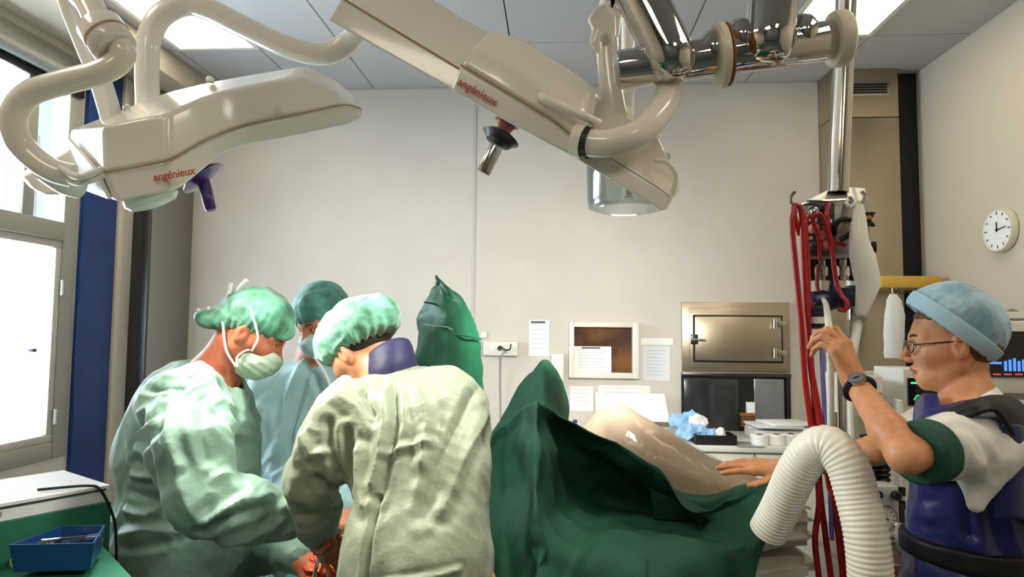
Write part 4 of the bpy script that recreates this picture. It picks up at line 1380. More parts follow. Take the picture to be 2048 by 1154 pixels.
# monitor tower on the right
MT = thing('monitor_rack', 'white equipment rack against the right wall beside the nurse', 'rack', (2.2, 3.0, 0))
ry = 2.55
ax0 = P(1990, 700, ry).x
span('side', (ax0 - 0.02, ry, 0.0), (ax0, ry + 0.5, 1.66), 'white_plastic', MT, 0.004)
span('side', (XR - 0.03, ry, 0.0), (XR - 0.005, ry + 0.5, 1.66), 'white_plastic', MT, 0.004)
for z in (0.25, 0.75, 1.02, 1.36, 1.66):
    span('shelf', (ax0 - 0.02, ry - 0.01, z), (XR - 0.005, ry + 0.5, z + 0.025), 'white_plastic', MT, 0.004)
MN = thing('patient_monitor', 'black-screened patient monitor with blue bars on the white rack', 'monitor', (2.2, 2.7, 1.385))
m0, m1 = P(1968, 654, 2.48), P(2140, 764, 2.48)
span('case', (m0.x, 2.48, 1.386), (m1.x, 2.9, 1.65), 'white_plastic', MN, 0.012)
s0, s1 = P(1976, 662, 2.478), P(2130, 756, 2.478)
span('screen', (s0.x, 2.473, max(s1.z, 1.40)), (s1.x, 2.482, min(s0.z, 1.64)), 'screen', MN)
for k in range(6):
    p0 = P(2008 + k * 9, 722, 2.472)
    span('bar', (p0.x, 2.4705, P(2000, 742, 2.472).z), (p0.x + 0.009, 2.4725, p0.z + 0.005 * (k % 3)), 'screen_blue', MN)
for k in range(3):
    p0 = P(1986 + k * 22, 750, 2.472)
    span('readout', (p0.x, 2.4705, p0.z), (p0.x + 0.026, 2.4725, p0.z + 0.005), 'screen_red', MN)
p0 = P(1980, 728, 2.472)
span('wave', (p0.x, 2.4705, p0.z), (p0.x + 0.04, 2.4725, p0.z + 0.008), 'screen_blue', MN)
lathe('handle_boss', P(2022, 634, 2.56), (0, -1, 0), [(0.03, -0.02), (0.034, 0.0), (0.03, 0.01), (0, 0.012)], 'grey_plastic', MN, 22)
for k, z in enumerate((1.06, 0.79)):
    o = span('device_box', (ax0 + 0.01, ry - 0.005, z), (ax0 + 0.42, ry + 0.4, z + (0.24 if k == 0 else 0.19)), 'cream_plastic', None, 0.01)
    tag(o, ('cream recorder unit on the rack shelf under the monitor' if k == 0 else 'cream recorder unit on the lower rack shelf'), 'device')

# anaesthesia machine behind the corrugated hose
AM = thing('anaesthesia_machine', 'white anaesthesia machine with round gauge and drawer behind the hose', 'anaesthesia machine', (P(1770, 1100, 2.15).x, 2.3, 0))
ya = 2.1


def am(name, x0, y0, x1, y1, dep, m, parent=AM, Y=ya, bevel=0.005):
    a_, b_ = P(x0, y0, Y), P(x1, y1, Y)
    return span(name, (min(a_.x, b_.x), Y, min(a_.z, b_.z)), (max(a_.x, b_.x), Y + dep, max(a_.z, b_.z)), m, parent, bevel)


am('back_panel', 1700, 742, 1850, 1300, 0.03, 'cream_plastic', Y=2.45)
am('upper_case', 1702, 752, 1768, 836, 0.22, 'white_plastic', Y=2.2)
am('shelf_slot', 1706, 784, 1764, 790, 0.01, 'grey_plastic', Y=2.192, bevel=0.001)
am('shelf_slot', 1706, 800, 1764, 804, 0.01, 'grey_plastic', Y=2.192, bevel=0.001)
am('screen_case', 1806, 738, 1880, 816, 0.2, 'white_plastic', Y=2.2)
sc_ = am('small_screen', 1816, 756, 1876, 812, 0.008, 'screen', Y=2.194, bevel=0.001)
am('trace', 1822, 764, 1838, 768, 0.002, 'screen_green', sc_, 2.191, 0)
tube('trace_line', ring((1828, 800, 2.191), (1836, 790, 2.19), (1842, 800, 2.19), (1850, 796, 2.19)), 0.0016, 'screen_green', sc_, 5, 4)
am('worktop', 1690, 1066, 1830, 1078, 0.34, 'white_plastic', Y=2.05)
dw = am('drawer', 1742, 1082, 1826, 1130, 0.3, 'cream_plastic', Y=2.06)
am('drawer_lip', 1742, 1080, 1826, 1087, 0.02, 'white_plastic', dw, 2.045)
am('cabinet', 1690, 1134, 1836, 1420, 0.34, 'cream_plastic', Y=2.08)
am('gauge_panel', 1744, 972, 1800, 1064, 0.14, 'white_plastic', Y=2.1)
am('gauge_side', 1780, 1010, 1812, 1062, 0.1, 'dark_plastic', Y=2.12)
gq = P(1768, 1034, 2.092)
GA = lathe('gauge', gq + Vector((0, 0.008, 0)), (0, -1, 0), [(0.038, 0), (0.0385, 0.014), (0.035, 0.02), (0.032, 0.016), (0, 0.016)], 'chrome_soft', AM, 36)
lathe('dial', gq + Vector((0, -0.0085, 0)), (0, -1, 0), [(0.032, 0), (0.032, 0.001), (0, 0.001)], 'paper', GA, 32)
for k in range(10):
    a_ = math.radians(-135 + k * 30)
    M_ = Matrix.Rotation(a_, 3, 'Y')
    box('tick', gq + Vector((0, -0.0102, 0)) + M_ @ Vector((0, 0, 0.026)), (0.002, 0.001, 0.006), 'black', GA, M_)
M_ = Matrix.Rotation(math.radians(-50), 3, 'Y')
box('needle', gq + Vector((0, -0.0108, 0)) + M_ @ Vector((0, 0, 0.006)), (0.004, 0.001, 0.034), 'black', GA, M_)
for k, x in enumerate((1738, 1762)):
    bw = P(x, 972, 2.2)
    prof = [(0.02, 0)]
    for j in range(9):
        prof += [(0.03, 0.006 + j * 0.016), (0.022, 0.014 + j * 0.016)]
    lathe('bellows', bw, (0, 0, 1), prof + [(0.024, 0.16), (0, 0.165)], 'black', AM, 22)
am('upright', 1797, 800, 1815, 1070, 0.05, 'white_plastic', Y=2.16)
for y in (975, 1002):
    am('toggle', 1799, y, 1812, y + 18, 0.012, 'black', Y=2.148, bevel=0.002)
for k, (x, y) in enumerate(((1752, 988), (1790, 990), (1756, 1056))):
    lathe('control_knob', P(x, y, 2.1), (0, -1, 0), [(0.014, 0), (0.014, 0.016), (0.011, 0.02), (0, 0.02)], 'dark_plastic', AM, 16)
cyl('iv_pole', P(1682, 740, 2.15), Vector((P(1682, 740, 2.15).x, 2.15, 0.001)), 0.013, 'chrome_soft', AM, 16)
cyl('iv_pole', P(1694, 760, 2.2), Vector((P(1694, 760, 2.2).x, 2.2, 0.001)), 0.009, 'white_plastic', AM, 16)
lathe('gas_bottle', P(1808, 1062, 2.05), (0, 0, -1), [(0.014, -0.02), (0.026, 0), (0.026, 0.05), (0.02, 0.06), (0, 0.062)], 'white_plastic', AM, 20)
for k, x in enumerate((1748, 1800)):
    lathe('foot_bottle', P(x, 1136, 2.03), (0, 0, -1), [(0.018, 0), (0.022, 0.01), (0.022, 0.09), (0, 0.1)], ('dark_plastic', 'orange')[k], AM, 18)
tube('breathing_hose', ring((1718, 900, 2.1), (1700, 960, 2.0), (1690, 1040, 2.0), (1712, 1120, 2.02), (1740, 1180, 2.05)), 0.016, 'dark_plastic', AM, 14, 8)
tube('white_cable', ring((1700, 800, 2.1), (1704, 880, 2.05), (1722, 940, 2.06), (1744, 1000, 2.08)), 0.008, 'white_plastic', AM, 10, 6)
tube('cable', ring((1826, 1000, 2.1), (1836, 1040, 2.06), (1824, 1080, 2.04), (1830, 1140, 2.05)), 0.011, 'white_plastic', AM, 10, 6)

# ================================================================== TABLES, DRAPES, BLANKETS
OT = thing('operating_table', 'operating table with dark padded top under the green drapes', 'operating table', (-0.1, 2.0, 0))
box('top', (-0.02, 2.02, 0.77), (1.4, 0.5, 0.07), 'dark_plastic', OT, bevel=0.02)
cyl('column', (-0.1, 2.02, 0.1), (-0.1, 2.02, 0.735), 0.13, 'steel', OT, 28)
box('foot', (-0.1, 2.02, 0.05), (1.0, 0.5, 0.099), 'steel_dark', OT, bevel=0.02)


def crumple(amp, sc, seed, ax=(1, 1, 1), power=1.6):
    ax = np.array(ax, float)

    def f(co):
        w = vnoise(co * 5 + 3.1, seed + 9)[:, None] * 0.6
        return amp * (ridged((co + w * 0.15) * sc * ax, seed, power) - 0.4)
    return f


# blue drapes over the operating field, with the opening
def field_disp(co):
    return 0.02 * (ridged(co * np.array([7, 9, 3]), 3) - 0.4)


zt = 0.83
g = []
for y, z in ((1.72, 0.45), (1.735, 0.75), (1.76, 0.84), (1.9, 0.865), (2.05, 0.87), (2.2, 0.86), (2.29, 0.8), (2.31, 0.4)):
    g.append([(x, y, z + 0.02 * math.sin(5 * x)) for x in (-0.78, -0.7, -0.58, -0.4, -0.2, 0.0, 0.25)])
BD = sheet('table_drape', g, 'drape_blue', None, 8, 6, field_disp)
tag(BD, 'crumpled blue surgical drape over the operating table between the surgeons', 'drape')
fw = PZ(650, 1128, 0.90)
OW = thing('operating_field', 'red lit surgical wound between the surgeons\' hands', 'wound', fw + Vector((0, 0, -0.02)))
bm = bmesh.new()
bmesh.ops.create_uvsphere(bm, u_segments=40, v_segments=24, radius=1)
rr = np.array([v.co[:] for v in bm.verts])
nz = vnoise(rr * 3.1, 2)
for v, n_ in zip(bm.verts, nz):
    v.co = fw + Vector((v.co.x * 0.075, v.co.y * 0.07, v.co.z * 0.03)) * (0.75 + 0.55 * n_) + Vector((0, 0, -0.004))
mesh_obj('tissue_mound', bm_mesh(bm, angle=180), 'flesh', OW)
for k in range(3):
    a_ = k * 2.1 + 0.6
    tube('retractor', [fw + Vector((0.03 * math.cos(a_), 0.03 * math.sin(a_), 0.02)), fw + Vector((0.08 * math.cos(a_), 0.08 * math.sin(a_), 0.035)), fw + Vector((0.15 * math.cos(a_), 0.13 * math.sin(a_), 0.0))], 0.006, 'chrome', OW, 8, 5)

# tall green draped frame behind the surgeon
TG = thing('draped_stand', 'tall green draped stand with knotted tip behind the bending surgeon', 'draped stand', Vector((P(895, 1100, 2.55).x, 2.55, 0)))
cols = [(562, 872, 878, 886, 2.52, 2.5, 2.53), (576, 864, 882, 898, 2.52, 2.47, 2.55), (598, 846, 888, 926, 2.5, 2.42, 2.58), (625, 832, 894, 946, 2.5, 2.36, 2.64),
        (665, 828, 897, 962, 2.5, 2.34, 2.68), (740, 826, 896, 972, 2.5, 2.33, 2.68), (860, 822, 893, 978, 2.5, 2.33, 2.68), (980, 822, 892, 980, 2.5, 2.32, 2.68), (1160, 815, 890, 985, 2.5, 2.32, 2.7), (1420, 810, 890, 990, 2.5, 2.32, 2.7)]
secs = []
for y, xl, xm, xr, Yl, Ym, Yr in cols:
    A, B_, C_ = P(xl, y, Yl), P(xm, y, Ym), P(xr, y, Yr - 0.1)
    D_ = P((xm + xr) / 2, y, Yr + 0.06)
    E_ = P((xl + xm) / 2, y, Yr + 0.02)
    pts = []
    poly = [A, A.lerp(B_, 0.5) + Vector((0, -0.004, 0)), B_, B_.lerp(C_, 0.35) + Vector((0, 0.0, 0)), B_.lerp(C_, 0.7) + Vector((0.0, -0.02, 0)), C_, D_, E_]
    secs.append(poly)
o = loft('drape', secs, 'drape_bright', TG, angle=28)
md = o.modifiers.new('s', 'SUBSURF')
md.levels = md.render_levels = 3
for e in o.data.edges:
    pass
bmx = bmesh.new()
bmx.from_mesh(o.data)
cl_ay = bmx.edges.layers.float.get('crease_edge') or bmx.edges.layers.float.new('crease_edge')
bmx.verts.ensure_lookup_table()
for e in bmx.edges:
    i, j = e.verts[0].index, e.verts[1].index
    if i % 8 == 2 and j % 8 == 2:
        e[cl_ay] = 0.75
    elif i % 8 == j % 8 and i % 8 in (0, 5):
        e[cl_ay] = 0.35
bmx.to_mesh(o.data)
bmx.free()
smooth(o.data)
tex = bpy.data.textures.new('crumple', 'CLOUDS')
tex.noise_scale = 0.09
dm = o.modifiers.new('d', 'DISPLACE')
dm.texture = tex
dm.strength = 0.03
dm.mid_level = 0.5
bag_loft('knot', [(880, 576, 2.5, 0.016), (880, 568, 2.5, 0.02), (878, 562, 2.5, 0.013), (874, 556, 2.5, 0.008), (872, 550, 2.5, 0.003)], 'drape_bright', TG, 0.8, 10, 0.1)
tube('tie_cord', ring((846, 648, 2.42), (866, 652, 2.4), (892, 654, 2.34), (905, 660, 2.34)), 0.003, 'cap_mint', TG, 6, 4)
for y0, x0, x1 in ((668, 905, 962), (604, 848, 890)):
    tube('fold_line', ring((x0, y0, 2.38), ((x0 + x1) / 2, y0 + 4, 2.42), (x1, y0 + 10, 2.52)), 0.004, 'drape_bright', TG, 6, 4)

# big green drape hung as a screen
GD = thing('surgical_drape', 'dark green surgical drape hung as a tented screen before the nurse', 'drape', Vector((P(1250, 1100, 1.8).x, 1.85, 0.0)))


def drape_disp(co):
    return facets((0.25, 0.2, 0.95), 0.16, 0.5, 0.085, 21)(co) + facets((0.7, 0.1, -0.6), 0.13, 0.4, 0.05, 23)(co) + facets((0.5, 0.2, 0.7), 0.04, 0.12, 0.005, 25)(co)


f0 = [[(955, 900, 2.06), (1000, 850, 2.05), (1040, 815, 1.98), (1074, 800, 1.86), (1110, 824, 1.96), (1200, 886, 2.04), (1300, 950, 2.06), (1380, 1000, 2.0), (1425, 1016, 1.94), (1492, 985, 1.88), (1556, 950, 1.82)],
      [(952, 960, 2.04), (1000, 920, 2.05), (1040, 880, 2.0), (1073, 850, 1.83), (1112, 880, 2.06), (1200, 930, 2.19), (1300, 985, 2.22), (1380, 1026, 2.12), (1430, 1030, 1.98), (1494, 1000, 1.88), (1554, 975, 1.8)],
      [(955, 1030, 1.94), (1004, 990, 2.02), (1040, 960, 1.98), (1071, 930, 1.77), (1116, 960, 2.06), (1200, 1000, 2.28), (1300, 1034, 2.3), (1380, 1052, 2.14), (1440, 1050, 1.94), (1498, 1030, 1.84), (1550, 1010, 1.78)],
      [(960, 1090, 1.82), (1008, 1070, 1.9), (1042, 1040, 1.86), (1070, 1010, 1.70), (1124, 1040, 1.92), (1200, 1056, 2.06), (1290, 1066, 1.98), (1370, 1074, 1.9), (1440, 1076, 1.84), (1500, 1060, 1.80), (1545, 1044, 1.76)],
      [(962, 1140, 1.76), (1010, 1130, 1.82), (1044, 1110, 1.78), (1070, 1090, 1.66), (1130, 1104, 1.74), (1200, 1100, 1.72), (1290, 1096, 1.66), (1370, 1106, 1.66), (1440, 1112, 1.71), (1490, 1106, 1.74), (1528, 1100, 1.75)],
      [(962, 1230, 1.72), (1010, 1230, 1.76), (1044, 1230, 1.72), (1070, 1230, 1.63), (1130, 1240, 1.66), (1200, 1240, 1.64), (1290, 1240, 1.58), (1370, 1240, 1.60), (1430, 1240, 1.66), (1470, 1240, 1.71), (1496, 1240, 1.73)],
      [(962, 1420, 1.72), (1010, 1420, 1.76), (1044, 1420, 1.72), (1070, 1420, 1.65), (1130, 1420, 1.68), (1200, 1420, 1.66), (1290, 1420, 1.62), (1370, 1420, 1.64), (1420, 1420, 1.68), (1450, 1420, 1.72), (1470, 1420, 1.73)]]
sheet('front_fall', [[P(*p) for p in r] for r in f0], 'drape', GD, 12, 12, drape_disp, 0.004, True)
f1 = [[(975, 880, 2.34), (1020, 800, 2.34), (1060, 752, 2.33), (1090, 726, 2.32), (1112, 742, 2.34), (1130, 764, 2.36), (1136, 800, 2.4)],
      [(970, 900, 2.26), (1020, 815, 2.24), (1060, 768, 2.22), (1088, 742, 2.22), (1110, 756, 2.27), (1130, 780, 2.34), (1138, 820, 2.4)],
      [(968, 930, 2.18), (1018, 850, 2.14), (1060, 806, 2.12), (1090, 780, 2.14), (1112, 800, 2.2), (1130, 820, 2.3), (1138, 850, 2.38)],
      [(966, 980, 2.12), (1016, 900, 2.1), (1060, 860, 2.08), (1092, 840, 2.08), (1116, 860, 2.14), (1132, 880, 2.24), (1140, 890, 2.34)],
      [(964, 1100, 2.1), (1014, 1060, 2.1), (1060, 1040, 2.1), (1092, 1040, 2.12), (1116, 1040, 2.18), (1134, 1040, 2.26), (1142, 1040, 2.34)]]
sheet('rear_peak', [[P(*p) for p in r] for r in f1], 'drape', GD, 12, 12, lambda co: drape_disp(co) * 0.3, 0.004, True)
f2 = [[(1300, 962, 2.2), (1360, 985, 2.18), (1420, 985, 2.14), (1490, 968, 2.05), (1552, 946, 1.96)],
      [(1300, 985, 2.16), (1360, 1000, 2.12), (1420, 1002, 2.07), (1490, 976, 1.98), (1556, 950, 1.88)],
      [(1310, 1040, 2.2), (1366, 1040, 2.16), (1420, 1036, 2.06), (1492, 1010, 1.94), (1556, 985, 1.84)]]
sheet('turned_edge', [[P(*p) for p in r] for r in f2], 'drape', GD, 10, 10, lambda co: drape_disp(co) * 0.25, 0.004)
# carrying bow of the screen, its tip inside the drape
tube('screen_bow', [Vector((P(1090, 740, 2.4).x, 2.44, 0.8)), P(1092, 790, 2.42), P(1150, 870, 2.4), P(1300, 985, 2.3), Vector((P(1300, 1000, 2.3).x, 2.3, 0.8))], 0.01, 'chrome_soft', GD, 8, 5)

# padded blanket over the patient and the clear sheet on it
b0 = [[(1150, 900, 2.85), (1225, 850, 2.85), (1330, 900, 2.8), (1440, 950, 2.72), (1540, 990, 2.6)],
      [(1158, 866, 2.72), (1226, 808, 2.7), (1335, 866, 2.66), (1434, 920, 2.56), (1530, 965, 2.46)],
      [(1164, 872, 2.6), (1230, 822, 2.56), (1334, 880, 2.5), (1430, 930, 2.42), (1520, 968, 2.34)],
      [(1172, 930, 2.52), (1236, 890, 2.46), (1330, 925, 2.4), (1420, 958, 2.32), (1512, 982, 2.24)],
      [(1180, 1010, 2.5), (1240, 985, 2.44), (1330, 1005, 2.4), (1420, 1016, 2.3), (1505, 1024, 2.2)],
      [(1180, 1060, 2.5), (1240, 1050, 2.46), (1330, 1050, 2.42), (1420, 1050, 2.32), (1505, 1060, 2.2)]]
o = sheet('patient_blanket', [[P(*p) for p in r] for r in b0], 'blanket', None, 10, 8, crumple(0.02, 6, 31), 0.006)
tag(o, 'beige padded blanket mound over the patient on the table', 'blanket')
b1 = [[P(p[0], p[1], p[2]) + Vector((0, -0.012, 0.016)) for p in r] for r in b0]
o = sheet('plastic_sheet', b1, 'film', None, 16, 14, lambda co: facets((0.8, 0.2, -0.4), 0.05, 0.14, 0.020, 41)(co) + facets((0.4, 0.3, 0.7), 0.025, 0.06, 0.008, 43)(co) + 0.008, 0.0)
tag(o, 'crinkled clear plastic sheet covering the beige blanket mound', 'plastic sheet')

# white bedding at the head end
BE = thing('head_bedding', 'layered white bedding at the head end of the operating table', 'bedding', Vector((P(1575, 1100, 1.9).x, 1.95, 0.8)))
lay = [(1480, 1640, 1112, 1180, 1.93, 0.3), (1484, 1638, 1072, 1114, 1.93, 0.29), (1490, 1634, 1040, 1074, 1.94, 0.26), (1520, 1628, 1004, 1042, 1.95, 0.2)]
for k, (x0, x1, y0, y1, Y, dep) in enumerate(lay):
    a_, b_ = P(x0, y0, Y), P(x1, y1, Y)
    bm = bmesh.new()
    bm_box(bm, ((a_.x + b_.x) / 2, Y + dep / 2, (a_.z + b_.z) / 2), (abs(b_.x - a_.x), dep, abs(a_.z - b_.z) * 1.02))
    bmesh.ops.bevel(bm, geom=list(bm.edges), offset=min(0.03, abs(a_.z - b_.z) * 0.45), segments=4, affect='EDGES', clamp_overlap=True)
    bmesh.ops.subdivide_edges(bm, edges=[e for e in bm.edges if e.calc_length() > 0.06], cuts=6, use_grid_fill=True)
    cv = np.array([v.co[:] for v in bm.verts])
    dd = 0.02 * (vnoise(cv * np.array([14, 9, 9]), 50 + k) - 0.5)
    for v, d_ in zip(bm.verts, dd):
        v.co.z += d_ + 0.02 * math.sin((v.co.x) * 9 + k)
    mesh_obj('layer', bm_mesh(bm, angle=60), 'sheet_white', BE)

# corrugated white hose
hp = catmull(ring((1536, 1062, 1.74), (1562, 1014, 1.70), (1592, 948, 1.64), (1624, 902, 1.60), (1660, 892, 1.57), (1694, 930, 1.54), (1716, 1000, 1.52), (1734, 1080, 1.5), (1742, 1180, 1.5), (1744, 1320, 1.52)), 60)
seg = np.concatenate([[0], np.cumsum(np.linalg.norm(np.diff(hp, axis=0), axis=1))])
ns = int(seg[-1] / 0.0028)
ss = np.linspace(0, seg[-1], ns)
hp = np.stack([np.interp(ss, seg, hp[:, k]) for k in range(3)], 1)
rad = 0.0435 + 0.0032 * np.abs(np.cos(ss / 0.0112 * PI)) ** 0.7
V, Fc = tube_data(hp, 1.0, 36)
V = np.array(V).reshape(ns, 36, 3)
V = hp[:, None, :] + (V - hp[:, None, :]) * rad[:, None, None]
o = mesh_obj('corrugated_hose', pydata(V.reshape(-1, 3), Fc, 180), 'hose_white')
tag(o, 'thick white corrugated hose arching over the end of the table', 'hose')

# ---- instrument table on the window side
IT = thing('instrument_table', 'green draped instrument table beside the window', 'table', (-1.55, 1.7, 0))
zA, zB = 1.15, 1.05
Bc, Ac, Dc = PZ(224, 972, 1.19), PZ(-60, 1022, 1.19), PZ(70, 968, 1.19)
e1 = (Ac - Bc).normalized()
nrm = Vector((e1.y, -e1.x, 0))
if nrm.y > 0:
    nrm = -nrm
o_ = Vector((Bc.x, Bc.y, 0)) - e1 * 0.0
L_ = 1.15
c4 = [o_, o_ + e1 * L_, o_ + e1 * L_ - nrm * 0.5, o_ - nrm * 0.5]


def lift(v, z):
    return Vector((v.x, v.y, z))


prism('upper_shelf', [lift(v, zA - 0.14) for v in c4], (0, 0, 0.14), 'drape_table', IT, bevel=0.018, seg=4)
n4 = [o_ + e1 * 0.1 + nrm * 0.4, o_ + e1 * L_ + nrm * 0.4, o_ + e1 * L_ + nrm * 0.0, o_ + e1 * 0.02]
prism('lower_shelf', [lift(v, zB - 0.05) for v in n4], (0, 0, 0.05), 'drape_table', IT, bevel=0.015, seg=4)
gs = []
for u in np.linspace(0, 1, 12):
    p = (o_ + e1 * 0.1).lerp(o_ + e1 * L_, u) + nrm * (0.402 + 0.012 * math.sin(u * 31))
    gs.append([lift(p, zB - 0.004), lift(p + nrm * 0.012 * math.sin(u * 37), zB - 0.3), lift(p + nrm * 0.02 * math.sin(u * 37), 0.25)])
sheet('skirt', gs, 'drape_table', IT, 6, 3, None, 0.004)
for v in c4:
    w_ = v.lerp(sum(c4, Vector()) / 4, 0.15)
    cyl('leg', lift(w_, 0.0), lift(w_, zA - 0.13), 0.018, 'steel', IT, 12)
# flat white device with buttons on the upper shelf
WD = thing('flat_device', 'flat white device with row of black buttons on the green shelf', 'device', lift(Bc, zA))
c5 = [lift(Bc, zA + 0.001) - nrm * 0.012, lift(Bc + e1 * 0.62, zA + 0.001) - nrm * 0.012, lift(Bc + e1 * 0.62 - nrm * 0.3, zA + 0.001), lift(Bc - nrm * 0.3, zA + 0.001)]
prism('case', c5, (0, 0, 0.04), 'paper_grey', WD, bevel=0.005)
for k in range(6):
    q = Bc + e1 * (0.24 + k * 0.05) - nrm * 0.0115
    R_ = Matrix((e1, nrm, Vector((0, 0, 1)))).transposed()
    box('button', (q.x, q.y, zA + 0.018), (0.02, 0.006, 0.01), 'black' if k % 3 else 'grey_plastic', WD, R_, 0.001)
box('edge_strip', Vector((Bc.x, Bc.y, 0)) + e1 * 0.31 - nrm * 0.011 + Vector((0, 0, zA + 0.032)), (0.6, 0.004, 0.004), 'dark_plastic', WD, Matrix((e1, nrm, Vector((0, 0, 1)))).transposed())
o = tube('black_cable', [lift(Bc, zA + 0.047) + e1 * 0.14 - nrm * 0.07, lift(Bc, zA + 0.047) + e1 * 0.05 - nrm * 0.02, lift(Bc, zA + 0.036) + e1 * 0.03 + nrm * 0.008, lift(Bc, 1.12) + e1 * 0.0 + nrm * 0.01, lift(Bc, 1.06) - e1 * 0.01 + nrm * 0.012, lift(Bc, 0.9) - e1 * 0.015 + nrm * 0.012, lift(Bc, 0.3) - e1 * 0.015 + nrm * 0.012], 0.0035, 'black', None, 8, 6)
tag(o, 'black cable trailing over the green shelf edge', 'cable')
# white slotted tray, blue tray on it, instruments inside
zt_ = zB + 0.002
WT = thing('white_tray', 'shallow white slotted tray under the blue tray', 'tray', PZ(100, 1120, zB))
pw = [PZ(4, 1112, zt_), PZ(24, 1136, zt_), PZ(140, 1134, zt_), PZ(200, 1100, zt_), PZ(216, 1060, zt_), PZ(60, 1060, zt_)]
prism('tray', pw, (0, 0, 0.012), 'cream_plastic', WT, bevel=0.004)
for k in range(9):
    q = PZ(36 + k * 13, 1126, zt_ + 0.012)
    box('slot', (q.x, q.y, zt_ + 0.0125), (0.006, 0.02, 0.002), 'dark_plastic', WT)
BT = thing('blue_tray', 'deep blue plastic instrument tray on the green table', 'tray', PZ(110, 1100, zB))
zb0, zb1 = zt_ + 0.0125, 1.125
top = [PZ(18, 1090, zb1), PZ(188, 1086, zb1), PZ(210, 1050, zb1), PZ(124, 1052, zb1)]
cen = sum(top, Vector()) / 4
bot = [lift(cen + (v - cen) * 0.9, zb0) for v in top]
bm = bmesh.new()
it_ = [lift(cen + (v - cen) * 0.95, zb1) for v in top]
ib_ = [lift(cen + (v - cen) * 0.87, zb0 + 0.006) for v in top]
rings = [[bm.verts.new(p) for p in r] for r in (bot, top, it_, ib_)]
for i in range(3):
    for j in range(4):
        j2 = (j + 1) % 4
        bm.faces.new((rings[i][j], rings[i][j2], rings[i + 1][j2], rings[i + 1][j]))
bm.faces.new(rings[0][::-1])
bm.faces.new(rings[3])
mesh_obj('tray', bm_mesh(bm, bevel=0.003), 'tray_blue', BT)
labs = ['steel scissors lying open across the blue tray', 'dark forceps with ring handles in the blue tray', 'slim steel clamp along the blue tray edge', 'short bright tweezers near the blue tray rim']
for k, (u, v, a_) in enumerate(((0.46, 0.5, 0.35), (0.58, 0.6, 0.55), (0.66, 0.4, 0.3), (0.5, 0.3, 0.2))):
    c_ = top[0].lerp(top[1], u).lerp(top[3].lerp(top[2], u), v)
    c_ = Vector((c_.x, c_.y, zb0 + 0.04 + 0.006 * k))
    d = Vector((math.cos(a_), math.sin(a_), 0.1)) * 0.62
    n_ = Vector((-d.y, d.x, 0))
    ti_ = thing('surgical_scissors' if k == 0 else 'surgical_forceps' if k == 1 else 'surgical_clamp' if k == 2 else 'tweezers', labs[k], ('scissors', 'forceps', 'clamp', 'tweezers')[k], c_)
    for s in (-1, 1):
        tube('arm', [c_ + d * 0.08 + n_ * s * 0.002, c_ + n_ * s * 0.003, c_ - d * 0.05 + n_ * s * 0.012, c_ - d * 0.075 + n_ * s * 0.018], [0.002, 0.004, 0.003, 0.003], 'chrome' if k != 1 else 'steel_dark', ti_, 8, 5)
        if k < 3:
            cr = c_ - d * 0.092 + n_ * s * 0.02
            tube('finger_ring', [cr + (d * math.cos(q) + n_ * math.sin(q)) * 0.013 for q in np.linspace(0, 2 * PI, 17)], 0.003, 'chrome' if k != 1 else 'steel_dark', ti_, 6, raw=True)

# ================================================================== PEOPLE


def frame(x, z):
    x = Vector(x).normalized()
    z = Vector(z)
    z = (z - x * z.dot(x)).normalized()
    y = z.cross(x)
    return Matrix((x, y, z)).transposed()


class Loc:
    """rigid local frame: world = c + R @ local"""

    def __init__(s, c, R_):
        s.c, s.R = Vector(c), R_
        s.cn, s.Rn = np.array(tuple(c)), np.array(R_)

    def inv(s, p):
        return (p - s.cn) @ s.Rn

    def w(s, *v):
        return s.c + s.R @ Vector(v)

    def fn(s, f):
        return lambda p: f(s.inv(p))


